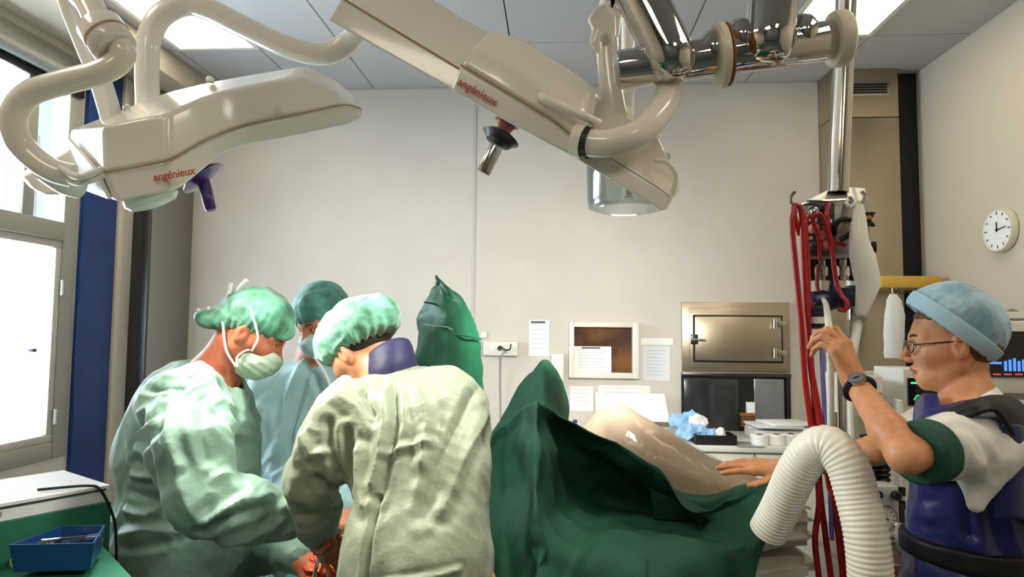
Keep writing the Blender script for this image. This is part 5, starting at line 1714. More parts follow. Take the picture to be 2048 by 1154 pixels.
def head_fn(female=False):
    k = 0.93 if female else 1.0
    pr = [(ell((-0.012, 0, 0.035), (0.098, 0.077, 0.088)), 0),
          (ell((0.034, 0, -0.03), (0.060, 0.058 * k, 0.085)), 0.04),
          (rcone((0.066, -0.012, -0.093 * k - 0.003), (0.066, 0.012, -0.093 * k - 0.003), 0.018, 0.018), 0.035),
          (ell((0.0, 0, 0.0), (0.06, 0.072, 0.06)), 0.03)]
    for s in (-1, 1):
        pr += [(rcone((0.058, s * 0.016, -0.094), (-0.004, s * 0.054 * k, -0.052), 0.02, 0.022), 0.03),
               (rcone((0.056, s * 0.044, -0.022), (0.03, s * 0.056, -0.016), 0.022, 0.02), 0.03),
               (rcone((0.084, s * 0.014, 0.024), (0.062, s * 0.05, 0.022), 0.0105, 0.010), 0.018)]
    f = union(pr)
    for s in (-1, 1):
        f = cut(f, ell((0.098, s * 0.033, 0.004), (0.017, 0.018, 0.011)), 0.014)
    pr2 = [(f, 0), (rcone((0.086, 0, 0.012), (0.115, 0, -0.026), 0.008, 0.009), 0.014),
           (ell((0.116, 0, -0.030), (0.0115, 0.011, 0.0095)), 0.008),
           (rcone((0.088, -0.018, -0.063), (0.0935, 0, -0.060), 0.006, 0.0085), 0.007),
           (rcone((0.088, 0.018, -0.063), (0.0935, 0, -0.060), 0.006, 0.0085), 0.007),
           (rcone((0.086, -0.015, -0.075), (0.090, 0, -0.0765), 0.0055, 0.0085), 0.006),
           (rcone((0.086, 0.015, -0.075), (0.090, 0, -0.0765), 0.0055, 0.0085), 0.006)]
    for s in (-1, 1):
        pr2 += [(ell((0.102, s * 0.0125, -0.036), (0.011, 0.0075, 0.008)), 0.007),
                (rcone((0.079, s * 0.018, 0.0125), (0.078, s * 0.046, 0.009), 0.0045, 0.004), 0.006),
                (rcone((0.079, s * 0.02, -0.006), (0.076, s * 0.045, -0.004), 0.0035, 0.0035), 0.006),
                (ell((-0.010, s * 0.082, -0.008), (0.018, 0.010, 0.032)), 0.006)]
    g = union(pr2)
    for s in (-1, 1):
        g = cut(g, ell((-0.006, s * 0.094, -0.004), (0.010, 0.008, 0.019)), 0.005)
        g = cut(g, ell((0.106, s * 0.006, -0.0435), (0.005, 0.0035, 0.004)), 0.003)
    g = cut(g, ell((0.040, 0, -0.130), (0.036, 0.07, 0.020)), 0.014)
    g = cut(g, rcone((0.1, -0.02, -0.0685), (0.1, 0.02, -0.0685), 0.0032, 0.0032), 0.003)
    return g


def hand_fn(side, curls, spread=1.0, thumb=0.0):
    """local: x along the fingers, z back of the hand, thumb at +y (right) / -y (left)"""
    s = 1 if side == 'R' else -1
    mcp = [(0.088, 0.027, 0.0), (0.092, 0.006, 0.003), (0.087, -0.014, 0.001), (0.078, -0.032, -0.003)]
    ln = [(0.043, 0.026, 0.02), (0.047, 0.029, 0.021), (0.044, 0.027, 0.02), (0.034, 0.021, 0.018)]
    pr = [(rcone((-0.03, 0, 0), (0.015, 0, 0), 0.026, 0.024), 0)]
    for i, (x, y, z) in enumerate(mcp):
        pr.append((rcone((0.012, y * 0.45 * s, 0), (x, y * s, z), 0.0175, 0.0125), 0.016))
    for i, (x, y, z) in enumerate(mcp):
        p = np.array((x, y * s, z))
        ang = 0
        yaw = (0.10 - 0.075 * i) * spread * s
        for j in range(3):
            ang += curls[i][j]
            d = np.array((math.cos(ang) * math.cos(yaw), math.sin(yaw), -math.sin(ang)))
            q = p + d * ln[i][j]
            r0 = (0.0098, 0.0088, 0.008)[j] * (0.88 if i == 3 else 1)
            r1 = (0.0088, 0.008, 0.0066)[j] * (0.88 if i == 3 else 1)
            pr.append((rcone(p, q, r0, r1), 0.008 if j == 0 else 0.004))
            p = q
    th = [(0.018, 0.022, -0.008), (0.05, 0.046, -0.016 - 0.02 * thumb), (0.078, 0.05 - 0.015 * thumb, -0.026 - 0.03 * thumb), (0.1, 0.044 - 0.02 * thumb, -0.036 - 0.04 * thumb)]
    for j in range(3):
        a_, b_ = th[j], th[j + 1]
        pr.append((rcone((a_[0], a_[1] * s, a_[2]), (b_[0], b_[1] * s, b_[2]), (0.017, 0.0125, 0.0105)[j], (0.0125, 0.0105, 0.008)[j]), 0.012 if j == 0 else 0.004))
    return union(pr)


REL = [(0.25, 0.35, 0.2), (0.3, 0.4, 0.25), (0.35, 0.45, 0.3), (0.4, 0.45, 0.3)]
GRIP = [(0.75, 1.0, 0.5), (0.85, 1.05, 0.5), (0.95, 1.1, 0.5), (1.0, 1.1, 0.5)]
PINCH = [(0.7, 0.75, 0.3), (0.95, 0.8, 0.4), (1.1, 0.95, 0.5), (1.2, 1.0, 0.5)]
FLAT = [(0.05, 0.15, 0.1), (0.08, 0.16, 0.1), (0.1, 0.18, 0.12), (0.12, 0.2, 0.15)]


def bounds(pts, m):
    a_ = np.array([tuple(p) for p in pts])
    return a_.min(0) - m, a_.max(0) + m


def person(label):
    return thing('person', label, 'person', (0, 0, 0))


def eyes(L, parent, half=0.0):
    for s in (-1, 1):
        c = L.w(0.0735, s * 0.033, 0.0035)
        e = lathe('eyeball', c - L.R @ Vector((0.0115, 0, 0)), L.R @ Vector((1, 0, 0)), [(0.0115 * math.sin(t), 0.0115 - 0.0115 * math.cos(t)) for t in np.linspace(0.05, PI - 0.05, 12)], 'eye_white', parent, 18)
        lathe('iris', c + L.R @ Vector((0.0098, 0, 0)), L.R @ Vector((1, 0, 0)), [(0.0058, 0), (0.0045, 0.0014), (0, 0.002)], 'iris', e, 16)


def brows(L, parent):
    for s in (-1, 1):
        tube('eyebrow', [L.w(0.0935, s * 0.016, 0.024), L.w(0.089, s * 0.034, 0.03), L.w(0.072, s * 0.052, 0.025)], [0.003, 0.0038, 0.002], 'brow', parent, 8, 6)


def cloth_field(amp, scale, seed, ax=(1, 1, 0.35), power=1.7, warp=0.12):
    ax = np.array(ax, float)

    def f(V, N):
        w = np.stack([vnoise(V * 4 + 11 * k, seed + k) for k in range(3)], 1) - 0.5
        return amp * (ridged((V + w * warp) * scale * ax, seed, power) - 0.38)
    return f


def sleeve_field(V, a, b, r, amp, freq, seed):
    """creases running round a sleeve between a and b"""
    a, b = np.array(tuple(a)), np.array(tuple(b))
    ab = b - a
    L_ = np.linalg.norm(ab)
    ab = ab / L_
    q = V - a
    t = q @ ab
    rad = q - t[:, None] * ab
    dist = np.linalg.norm(rad, axis=1)
    u = np.cross(ab, [0.3, 0.9, 0.1])
    u /= np.linalg.norm(u)
    w = np.cross(ab, u)
    ca, sa = rad @ u / (dist + 1e-6), rad @ w / (dist + 1e-6)
    wt = np.clip(1.6 - dist / r, 0, 1) * np.clip((t + 0.05) / 0.08, 0, 1) * np.clip((L_ + 0.05 - t) / 0.08, 0, 1)
    co = np.stack([t * freq + 0.7 * sa + 0.4 * ca, ca * 0.9, sa * 0.9], 1)
    return wt * amp * (ridged(co, seed, 1.5) - 0.4)


def stroke_field(lst, Y):
    def f(V, N):
        return strokes(V, lst, Y) * np.clip((-N[:, 1] + 0.15) * 2.0, 0, 1)
    return f


def total(*fs):
    return lambda V, N: sum(f(V, N) for f in fs)


def brim_cap(name, L, parts_, brim_c, brim_n, m, parent, seed, amp=0.007, h=0.004, gather=26):
    """soft cap: union of ellipsoids above the brim plane, gathered at its edge"""
    f = union([(ell(c, r), 0.03 if i else 0) for i, (c, r) in enumerate(parts_)])
    bn = Vector(brim_n).normalized()
    keep = plane(Vector(brim_c), -bn)
    g = L.fn(both(f, keep, 0.02))
    n_np, c_np = np.array(tuple(bn)), np.array(brim_c)

    def disp(V, N):
        q = L.inv(V)
        hgt = (q - c_np) @ n_np
        ang = np.arctan2(q[:, 1], q[:, 0] + 0.02)
        ga = np.exp(-np.clip(hgt, 0, 1) / 0.03) * 0.0035 * np.sin(ang * gather + 3 * vnoise(q * 30, seed))
        return ga + amp * (ridged(q * np.array([14, 14, 20]) + 0.6 * vnoise(q * 20, seed + 2)[:, None], seed, 1.5) - 0.4)
    pts = [L.w(*(Vector(c) + Vector(r) * Vector(s))) for c, r in parts_ for s in ((1, 1, 1), (-1, 1, 1), (1, -1, 1), (1, 1, -1), (-1, -1, 1), (-1, 1, -1), (1, -1, -1), (-1, -1, -1))]
    lo, hi = bounds(pts, 0.03)
    return sculpt(name, g, lo, hi, h, m, parent, disp)


def mask_part(L, m, parent, h=0.003):
    f = union([(ell((0.050, 0, -0.060), (0.074, 0.069, 0.068)), 0), (ell((0.092, 0, -0.034), (0.032, 0.024, 0.03)), 0.04)])
    f = both(f, plane((0.018, 0, -0.06), (-1, 0, 0.25)), 0.01)
    f = both(f, plane((0.09, 0, -0.012), (0.15, 0, 1)), 0.012)

    def disp(V, N):
        q = L.inv(V)
        return 0.0007 * np.sin(q[:, 2] * 300 + 4 * q[:, 0] * 10) + 0.004 * (ridged(q * np.array([20, 20, 10]), 8) - 0.4)
    lo, hi = bounds([L.w(x, y, z) for x in (-0.05, 0.15) for y in (-0.09, 0.09) for z in (-0.15, 0.03)], 0.01)
    return sculpt('face_mask', L.fn(f), lo, hi, h, m, parent, disp)


def legs(prims, hip, Y0, x0, foot, spread=0.1):
    for s in (-1, 1):
        sx, sy = (0, s * spread) if abs(foot[0]) > abs(foot[1]) else (s * spread, 0)
        a_ = Vector((x0 + sx, Y0 + sy, hip))
        k_ = Vector((x0 + sx + foot[0] * 0.03, Y0 + sy + foot[1] * 0.03, hip * 0.53))
        n_ = Vector((x0 + sx, Y0 + sy, 0.08))
        t_ = n_ + Vector((foot[0] * 0.17, foot[1] * 0.17, -0.045))
        prims += [(rcone(a_, k_, 0.085, 0.055), 0.05), (rcone(k_, n_, 0.055, 0.04), 0.03), (rcone(n_ - Vector((0, 0, 0.04)), t_, 0.035, 0.03), 0.02)]


# ------------------------------------------------ surgeon in profile
def surgeon_profile():
    R_ = person('surgeon in pale green gown, teal cap and mask bending in profile over the wound')
    hd = Loc(P(505, 663, 1.93), frame((0.80, 0.22, -0.56), (0.56, 0.1, 0.80)))
    nb = P(420, 765, 1.93)
    shR, shL = P(372, 822, 1.72), P(392, 815, 2.12)
    elR, wrR = P(405, 1000, 1.60), P(592, 1040, 1.72)
    elL, wrL = P(448, 1090, 2.06), P(596, 1124, 1.92)
    ch, be, hip = P(395, 860, 1.93), P(365, 1060, 1.95), P(345, 1240, 1.97)
    hr = Loc(wrR, frame((0.9, 0.3, -0.25), (0.1, -0.2, 0.95)))
    hl = Loc(wrL, frame((1, -0.05, -0.1), (0.1, -0.45, 0.85)))
    pr = [(hd.fn(head_fn()), 0), (rcone(hd.w(-0.03, 0, -0.06), nb, 0.056, 0.066), 0.03),
          (rcone(nb, ch, 0.07, 0.11), 0.06), (rcone(ch, be, 0.11, 0.12), 0.06), (rcone(be, hip, 0.12, 0.13), 0.06),
          (rcone(shR, shL, 0.075, 0.075), 0.06), (rcone(shR, elR, 0.055, 0.045), 0.03), (rcone(elR, wrR, 0.045, 0.03), 0.02),
          (rcone(shL, elL, 0.055, 0.045), 0.03), (rcone(elL, wrL, 0.045, 0.03), 0.02),
          (hr.fn(hand_fn('R', GRIP)), 0.012), (hl.fn(hand_fn('L', REL)), 0.012)]
    legs(pr, hip.z, hip.y, hip.x, (1, 0))
    lo, hi = bounds([hd.w(0.12, 0, 0.13), hd.w(-0.12, 0, 0.1), nb, shR, shL, elR, elL, hr.w(0.2, 0, 0), hl.w(0.2, 0, 0), hip, (hip.x + 0.2, hip.y, 0.0)], 0.17)
    lo[2] = -0.01
    sculpt('body', union(pr), lo, hi, 0.005, 'skin_red', R_)
    # gown
    gp = [(rcone(P(410, 805, 1.95), P(395, 880, 1.95), 0.12, 0.155), 0),
          (rcone(P(395, 880, 1.95), P(372, 1060, 1.96), 0.155, 0.185), 0.1),
          (rcone(P(372, 1060, 1.96), P(352, 1240, 1.97), 0.185, 0.21), 0.1),
          (rcone(P(352, 1240, 1.97), Vector((hip.x, hip.y, 0.3)), 0.215, 0.25), 0.1),
          (rcone(P(372, 816, 1.76), P(385, 812, 2.1), 0.105, 0.105), 0.09),
          (rcone(P(330, 815, 1.9), P(300, 900, 1.93), 0.07, 0.09), 0.1),
          (rcone(shR, P(385, 900, 1.64), 0.098, 0.094), 0.05), (rcone(P(385, 900, 1.64), elR, 0.094, 0.082), 0.03),
          (rcone(elR, P(490, 1022, 1.64), 0.08, 0.078), 0.02), (rcone(P(490, 1022, 1.64), P(580, 1034, 1.71), 0.074, 0.05), 0.02),
          (rcone(shL, elL, 0.1, 0.075), 0.05), (rcone(elL, P(590, 1122, 1.93), 0.062, 0.045), 0.03)]
    gf = cut(union(gp), rcone(nb + Vector((0.02, 0, 0.0)), hd.w(0, 0, -0.05), 0.072, 0.085), 0.015)
    st_ = [([(318, 830), (328, 900), (350, 990), (392, 1060), (450, 1092)], 0.011, -0.026), ([(330, 862), (372, 832)], 0.008, 0.010), ([(338, 882), (392, 846)], 0.008, -0.009),
           ([(380, 800), (405, 850), (430, 905)], 0.010, 0.012), ([(425, 800), (450, 840), (470, 900)], 0.010, -0.010), ([(400, 870), (440, 940), (470, 1000)], 0.014, 0.012),
           ([(360, 880), (372, 950), (400, 1010)], 0.012, -0.010),
           ([(238, 908), (290, 918), (325, 945)], 0.010, 0.015), ([(228, 935), (280, 950), (330, 985)], 0.010, -0.014), ([(225, 965), (290, 962), (330, 960)], 0.010, 0.014),
           ([(220, 1000), (270, 1010), (320, 1040)], 0.011, -0.012), ([(210, 1040), (270, 1045), (300, 1020)], 0.010, 0.014), ([(205, 1085), (270, 1070), (330, 1080)], 0.011, 0.012), ([(215, 1110), (300, 1100)], 0.010, -0.012),
           ([(470, 1020), (520, 1000), (565, 990)], 0.009, -0.014), ([(480, 1000), (530, 975)], 0.010, 0.014), ([(470, 1056), (530, 1050), (580, 1030)], 0.010, 0.010), ([(490, 930), (530, 950), (560, 990)], 0.010, 0.010),
           ([(290, 770), (330, 752), (385, 755)], 0.006, 0.008), ([(300, 780), (340, 772), (390, 776)], 0.006, -0.010)]

    def sl(V, N):
        return (sleeve_field(V, shR, elR, 0.12, 0.006, 15, 3) + sleeve_field(V, elR, wrR, 0.11, 0.008, 20, 5) + sleeve_field(V, elL, wrL, 0.09, 0.012, 18, 6))
    lo, hi = bounds([shR, shL, elR, elL, P(600, 1040, 1.75), P(595, 1130, 1.93), P(390, 740, 1.9), hip, (hip.x, hip.y, 0.3)], 0.26)
    lo[2] = 0.03
    sculpt('gown', gf, lo, hi, 0.0055, 'gown', R_, total(facets((0.8, 0.2, 0.5), 0.085, 0.24, 0.030, 12), facets((0.3, 0.2, 0.9), 0.07, 0.2, 0.016, 14), facets((0.7, 0.1, -0.6), 0.03, 0.08, 0.005, 16), sl, stroke_field(st_, 1.70)))
    # collar band and back tie
    sheet('neck_flap', [[P(335, 752, 1.84), P(365, 742, 1.82), P(398, 748, 1.83)], [P(330, 765, 1.82), P(365, 760, 1.795), P(402, 764, 1.80)], [P(333, 774, 1.815), P(368, 774, 1.79), P(408, 780, 1.80)]], 'gown', R_, 8, 6, crumple(0.006, 22, 5), 0.004)
    brim_cap('surgical_cap', hd, [((-0.008, 0, 0.046), (0.113, 0.091, 0.092)), ((-0.075, 0, -0.016), (0.056, 0.062, 0.042)), ((-0.118, 0, -0.046), (0.045, 0.05, 0.03))],
             (-0.01, 0, -0.012), (-0.40, 0, 0.9), 'cap_green', R_, 5)
    mask_part(hd, 'mask', R_)
    eyes(hd, R_)
    brows(hd, R_)
    for a_, b_, c_ in ((hd.w(0.03, -0.066, -0.1), hd.w(-0.02, -0.078, -0.07), hd.w(-0.09, -0.055, 0.0)), (hd.w(0.042, -0.071, -0.036), hd.w(0.034, -0.093, 0.012), hd.w(-0.03, -0.104, 0.07))):
        tube('mask_strap', [a_, b_, c_], 0.0035, 'strap', R_, 6, 8)
    tube('mask_strap', [hd.w(0.052, -0.066, -0.022), hd.w(0.028, -0.075, -0.045), hd.w(0.02, -0.074, -0.075), hd.w(0.035, -0.066, -0.098)], 0.003, 'strap', R_, 6, 8)
    for q in (((446, 652), (424, 636), (394, 620)), ((434, 642), (422, 628), (414, 614)), ((466, 622), (458, 594), (462, 566)), ((472, 612), (476, 580), (494, 560))):
        tube('cap_tie', [P(x, y, 1.89 - 0.005 * i) for i, (x, y) in enumerate(q)], [0.004, 0.006, 0.007], 'strap', R_, 8, 5)
    f = union([(ell((-0.012, 0, 0.03), (0.102, 0.0805, 0.09)), 0)])
    f = both(f, plane((0.03, 0, 0), (1, 0, 0)), 0.01)
    f = both(f, plane((0, 0, -0.045), (0.25, 0, -1)), 0.01)
    lo, hi = bounds([hd.c], 0.14)
    sculpt('hair', hd.fn(f), lo, hi, 0.006, 'hair_dark', R_)


surgeon_profile()


# ------------------------------------------------ surgeon seen from behind
def surgeon_back():
    R_ = person('surgeon in bright pale gown seen from behind with navy collar and mint cap')
    hd = Loc(P(722, 702, 1.86), frame((-0.66, 0.36, -0.66), (-0.60, 0.22, 0.76)))
    nb = P(788, 764, 1.80)
    shL, shR = P(694, 842, 1.68), P(890, 828, 1.74)
    elL, wrL = P(620, 962, 1.64), P(642, 1080, 1.78)
    elR, wrR = P(860, 1010, 1.86), P(720, 1092, 1.98)
    up, mid, hip = P(825, 838, 1.74), P(838, 960, 1.62), P(838, 1180, 1.54)
    hl = Loc(wrL, frame((0.15, 0.75, -0.6), (-0.6, 0.3, 0.6)))
    hr = Loc(wrR, frame((-0.9, 0.1, -0.3), (0, 0.3, 0.9)))
    pr = [(hd.fn(head_fn()), 0), (rcone(hd.w(-0.03, 0, -0.06), nb, 0.056, 0.066), 0.03), (rcone(nb, up, 0.065, 0.085), 0.06), (rcone(up, mid, 0.085, 0.085), 0.06),
          (rcone(mid, hip, 0.085, 0.1), 0.06), (rcone(shL, shR, 0.05, 0.05), 0.06), (rcone(shL, elL, 0.05, 0.042), 0.03), (rcone(elL, wrL, 0.042, 0.03), 0.02),
          (rcone(shR, elR, 0.05, 0.042), 0.03), (rcone(elR, wrR, 0.042, 0.03), 0.02), (hl.fn(hand_fn('L', GRIP)), 0.012), (hr.fn(hand_fn('R', GRIP)), 0.012)]
    legs(pr, hip.z, hip.y, hip.x, (0, 1))
    lo, hi = bounds([hd.w(0.12, 0, 0.13), hd.w(-0.12, 0, 0.1), nb, shR, shL, elR, elL, hr.w(0.2, 0, 0), hl.w(0.2, 0, 0), hip, (hip.x, hip.y + 0.2, 0.0)], 0.17)
    lo[2] = -0.01
    sculpt('body', union(pr), lo, hi, 0.005, 'skin', R_)
    gp = [(rcone(P(805, 812, 1.79), P(826, 870, 1.71), 0.085, 0.13), 0), (rcone(P(788, 880, 1.69), P(872, 880, 1.7), 0.112, 0.116), 0.08),
          (rcone(P(798, 960, 1.62), P(880, 960, 1.62), 0.108, 0.116), 0.08),
          (rcone(P(798, 1060, 1.56), P(874, 1060, 1.56), 0.104, 0.110), 0.08), (rcone(P(798, 1160, 1.53), P(868, 1160, 1.53), 0.108, 0.108), 0.1),
          (rcone(P(796, 1160, 1.53), Vector((hip.x - 0.05, hip.y, 0.3)), 0.108, 0.15), 0.1), (rcone(P(868, 1160, 1.53), Vector((hip.x + 0.05, hip.y, 0.3)), 0.108, 0.15), 0.1),
          (rcone(P(768, 806, 1.79), shL + Vector((0.01, 0, -0.01)), 0.075, 0.09), 0.07), (rcone(P(838, 800, 1.79), shR, 0.08, 0.1), 0.07), (rcone(shR, P(905, 930, 1.68), 0.1, 0.075), 0.07),
          (rcone(shL, P(654, 900, 1.64), 0.09, 0.075), 0.04), (rcone(P(654, 900, 1.64), elL, 0.075, 0.062), 0.03),
          (rcone(elL, P(634, 1020, 1.70), 0.062, 0.058), 0.025), (rcone(P(634, 1020, 1.70), wrL, 0.056, 0.042), 0.025),
          (rcone(shR, elR, 0.085, 0.07), 0.05), (rcone(elR, wrR, 0.06, 0.042), 0.03)]
    gf = cut(union(gp), rcone(nb + Vector((-0.02, 0.05, 0.055)), hd.w(0, 0, -0.04), 0.045, 0.08), 0.012)
    st_ = [([(770, 790), (782, 815), (788, 850), (782, 910), (771, 980)], 0.009, -0.016), ([(752, 800), (760, 840), (764, 900), (756, 960)], 0.012, 0.012),
           ([(770, 985), (766, 1060), (767, 1140)], 0.006, -0.016), ([(812, 780), (834, 810), (850, 850), (848, 920)], 0.013, 0.012),
           ([(708, 790), (728, 812), (742, 830)], 0.007, -0.013), ([(660, 800), (700, 820), (735, 860)], 0.012, 0.009),
           ([(775, 905), (820, 890), (862, 885)], 0.008, 0.009), ([(940, 790), (915, 850), (880, 930), (860, 1010)], 0.013, -0.012), ([(955, 850), (925, 920), (900, 1000)], 0.012, 0.011),
           ([(775, 1120), (830, 1112), (930, 1100)], 0.006, 0.009), ([(690, 870), (694, 920), (706, 960)], 0.012, -0.022), ([(650, 850), (660, 900), (672, 950)], 0.010, -0.012),
           ([(630, 960), (655, 1000), (670, 1010)], 0.009, -0.014), ([(600, 880), (620, 910), (655, 905)], 0.009, 0.010), ([(640, 1050), (668, 1030)], 0.007, -0.012), ([(720, 905), (730, 960), (745, 1000)], 0.012, 0.012)]

    def sl(V, N):
        return (sleeve_field(V, shL, elL, 0.11, 0.006, 16, 13) + sleeve_field(V, elL, wrL, 0.09, 0.008, 22, 15))
    lo, hi = bounds([shR, shL, elR, elL, wrL, wrR, P(800, 730, 1.6), hip, (hip.x, hip.y, 0.3)], 0.22)
    lo[2] = 0.03
    sculpt('gown', gf, lo, hi, 0.0052, 'gown_pale', R_, total(facets((0.15, 0.2, 0.95), 0.10, 0.36, 0.034, 72), facets((0.6, 0.2, 0.7), 0.06, 0.18, 0.012, 74), facets((0.5, 0.2, -0.8), 0.03, 0.07, 0.004, 76), sl, stroke_field(st_, 1.55)))
    # navy collar of the lead apron standing at the neck
    cc_ = [(730, 728, 1.80), (750, 708, 1.755), (782, 690, 1.75), (808, 688, 1.78), (818, 700, 1.85)]
    lo_ = [(734, 778, 1.79), (756, 766, 1.72), (790, 750, 1.71), (826, 740, 1.76), (842, 750, 1.85)]
    sheet('apron_collar', [[P(*p) + Vector((0, 0.01, 0.012)) for p in cc_], [P((a_[0] + b_[0]) / 2, (a_[1] + b_[1]) / 2, (a_[2] + b_[2]) / 2 - 0.01) for a_, b_ in zip(cc_, lo_)], [P(*p) for p in lo_]], 'collar_navy', R_, 8, 6, None, 0.014)
    brim_cap('surgical_cap', hd, [((-0.015, 0, 0.05), (0.118, 0.096, 0.098)), ((0.04, 0, 0.06), (0.075, 0.08, 0.07)), ((-0.092, 0, 0.036), (0.085, 0.08, 0.066))],
             (0.0, 0, 0.004), (-0.22, 0.0, 0.97), 'cap_mint', R_, 15, amp=0.01)
    mask_part(hd, 'mask_blue', R_, 0.004)
    eyes(hd, R_)
    tube('mask_strap', [hd.w(0.05, 0.03, 0.15), hd.w(0.03, -0.06, 0.12), hd.w(0.02, -0.098, 0.04), hd.w(0.035, -0.08, -0.02), hd.w(0.04, -0.068, -0.06)], 0.0035, 'strap', R_, 6, 8)
    tube('mask_strap', [hd.w(0.03, -0.068, -0.095), hd.w(-0.02, -0.078, -0.075), hd.w(-0.08, -0.05, -0.07), hd.w(-0.09, 0, -0.07)], 0.0035, 'strap', R_, 6, 8)
    f = both(union([(ell((-0.014, 0, 0.022), (0.1, 0.0805, 0.085)), 0)]), plane((0.03, 0, 0), (1, 0, 0)), 0.01)
    f = both(f, plane((0, 0, -0.03), (0.25, 0, -1)), 0.01)
    lo, hi = bounds([hd.c], 0.14)
    sculpt('hair', hd.fn(f), lo, hi, 0.006, 'hair_dark', R_)
    b0_, b1_ = P(768, 1116, 1.38), P(786, 1121, 1.38)
    tube('belt_tie', [P(768, 1117, 1.424), P(778, 1119, 1.42), P(788, 1119, 1.42)], 0.005, 'strap', R_, 8, 4)


surgeon_back()


# ------------------------------------------------ surgeon across the table
def surgeon_far():
    R_ = person('surgeon in light blue gown behind the table facing the two nearer surgeons')
    hd = Loc(P(645, 640, 2.46), frame((-0.45, -0.72, -0.52), (-0.25, -0.35, 0.85)))
    nb = P(640, 715, 2.56)
    shR, shL = P(548, 778, 2.56), P(738, 778, 2.56)
    elR, wrR = P(545, 920, 2.44), P(600, 1010, 2.2)
    elL, wrL = P(735, 920, 2.44), P(700, 1010, 2.2)
    hip = P(640, 1060, 2.66)
    hr = Loc(wrR, frame((0.2, -0.7, -0.5), (0.2, -0.4, 0.8)))
    hl = Loc(wrL, frame((-0.2, -0.7, -0.5), (-0.2, -0.4, 0.8)))
    pr = [(hd.fn(head_fn()), 0), (rcone(hd.w(-0.03, 0, -0.06), nb, 0.056, 0.066), 0.03), (rcone(nb, P(640, 800, 2.58), 0.09, 0.12), 0.06), (rcone(P(640, 800, 2.58), hip, 0.12, 0.14), 0.06),
          (rcone(shL, shR, 0.07, 0.07), 0.06), (rcone(shL, elL, 0.05, 0.042), 0.03), (rcone(elL, wrL, 0.042, 0.03), 0.02), (rcone(shR, elR, 0.05, 0.042), 0.03), (rcone(elR, wrR, 0.042, 0.03), 0.02),
          (hl.fn(hand_fn('L', GRIP)), 0.012), (hr.fn(hand_fn('R', GRIP)), 0.012)]
    legs(pr, hip.z, hip.y, hip.x, (0, -1))
    lo, hi = bounds([hd.w(0.12, 0, 0.13), hd.w(-0.12, 0, 0.1), shR, shL, elR, elL, hr.w(0.2, 0, 0), hl.w(0.2, 0, 0), hip, (hip.x, hip.y - 0.2, 0.0)], 0.17)
    lo[2] = -0.01
    sculpt('body', union(pr), lo, hi, 0.006, 'skin', R_)
    gp = [(rcone(P(640, 770, 2.57), P(640, 880, 2.58), 0.13, 0.16), 0), (rcone(P(640, 880, 2.58), hip, 0.16, 0.19), 0.1), (rcone(hip, Vector((hip.x, hip.y, 0.3)), 0.19, 0.22), 0.1),
          (rcone(shR, shL, 0.09, 0.09), 0.08), (rcone(shR, elR, 0.088, 0.075), 0.05), (rcone(elR, wrR, 0.07, 0.045), 0.04), (rcone(shL, elL, 0.088, 0.075), 0.05), (rcone(elL, wrL, 0.07, 0.045), 0.04)]
    gf = cut(union(gp), rcone(nb, hd.w(0, 0, -0.04), 0.075, 0.09), 0.012)
    st_ = [([(600, 720), (570, 800), (560, 900)], 0.014, 0.014), ([(612, 740), (590, 830), (580, 920)], 0.012, -0.014), ([(630, 740), (680, 800), (690, 850)], 0.012, 0.014), ([(625, 730), (640, 800), (640, 900)], 0.012, -0.012), ([(520, 830), (540, 880), (535, 920)], 0.012, -0.012)]
    lo, hi = bounds([shR, shL, elR, elL, wrL, wrR, nb, hip, (hip.x, hip.y, 0.3)], 0.24)
    lo[2] = 0.03
    sculpt('gown', gf, lo, hi, 0.008, 'gown_blue', R_, total(facets((0.25, 0.1, 0.95), 0.08, 0.32, 0.034, 82), facets((0.7, 0.1, 0.6), 0.05, 0.15, 0.012, 84), stroke_field(st_, 2.42)))
    brim_cap('surgical_cap', hd, [((-0.015, 0, 0.055), (0.112, 0.092, 0.09)), ((-0.07, 0, 0.01), (0.06, 0.07, 0.06))], (0.0, 0, 0.0), (-0.3, 0, 0.95), 'cap_teal', R_, 25, h=0.005)
    mask_part(hd, 'mask_blue', R_, 0.004)
    eyes(hd, R_)
    brows(hd, R_)
    for s in (-1, 1):
        tube('mask_strap', [hd.w(0.05, s * 0.066, -0.02), hd.w(0.0, s * 0.09, 0.02), hd.w(-0.08, s * 0.075, 0.07)], 0.0035, 'strap', R_, 6, 8)
    tube('gown_tie', ring((622, 705, 2.42), (650, 745, 2.40), (668, 790, 2.39)), 0.005, 'strap', R_, 6, 6)


surgeon_far()


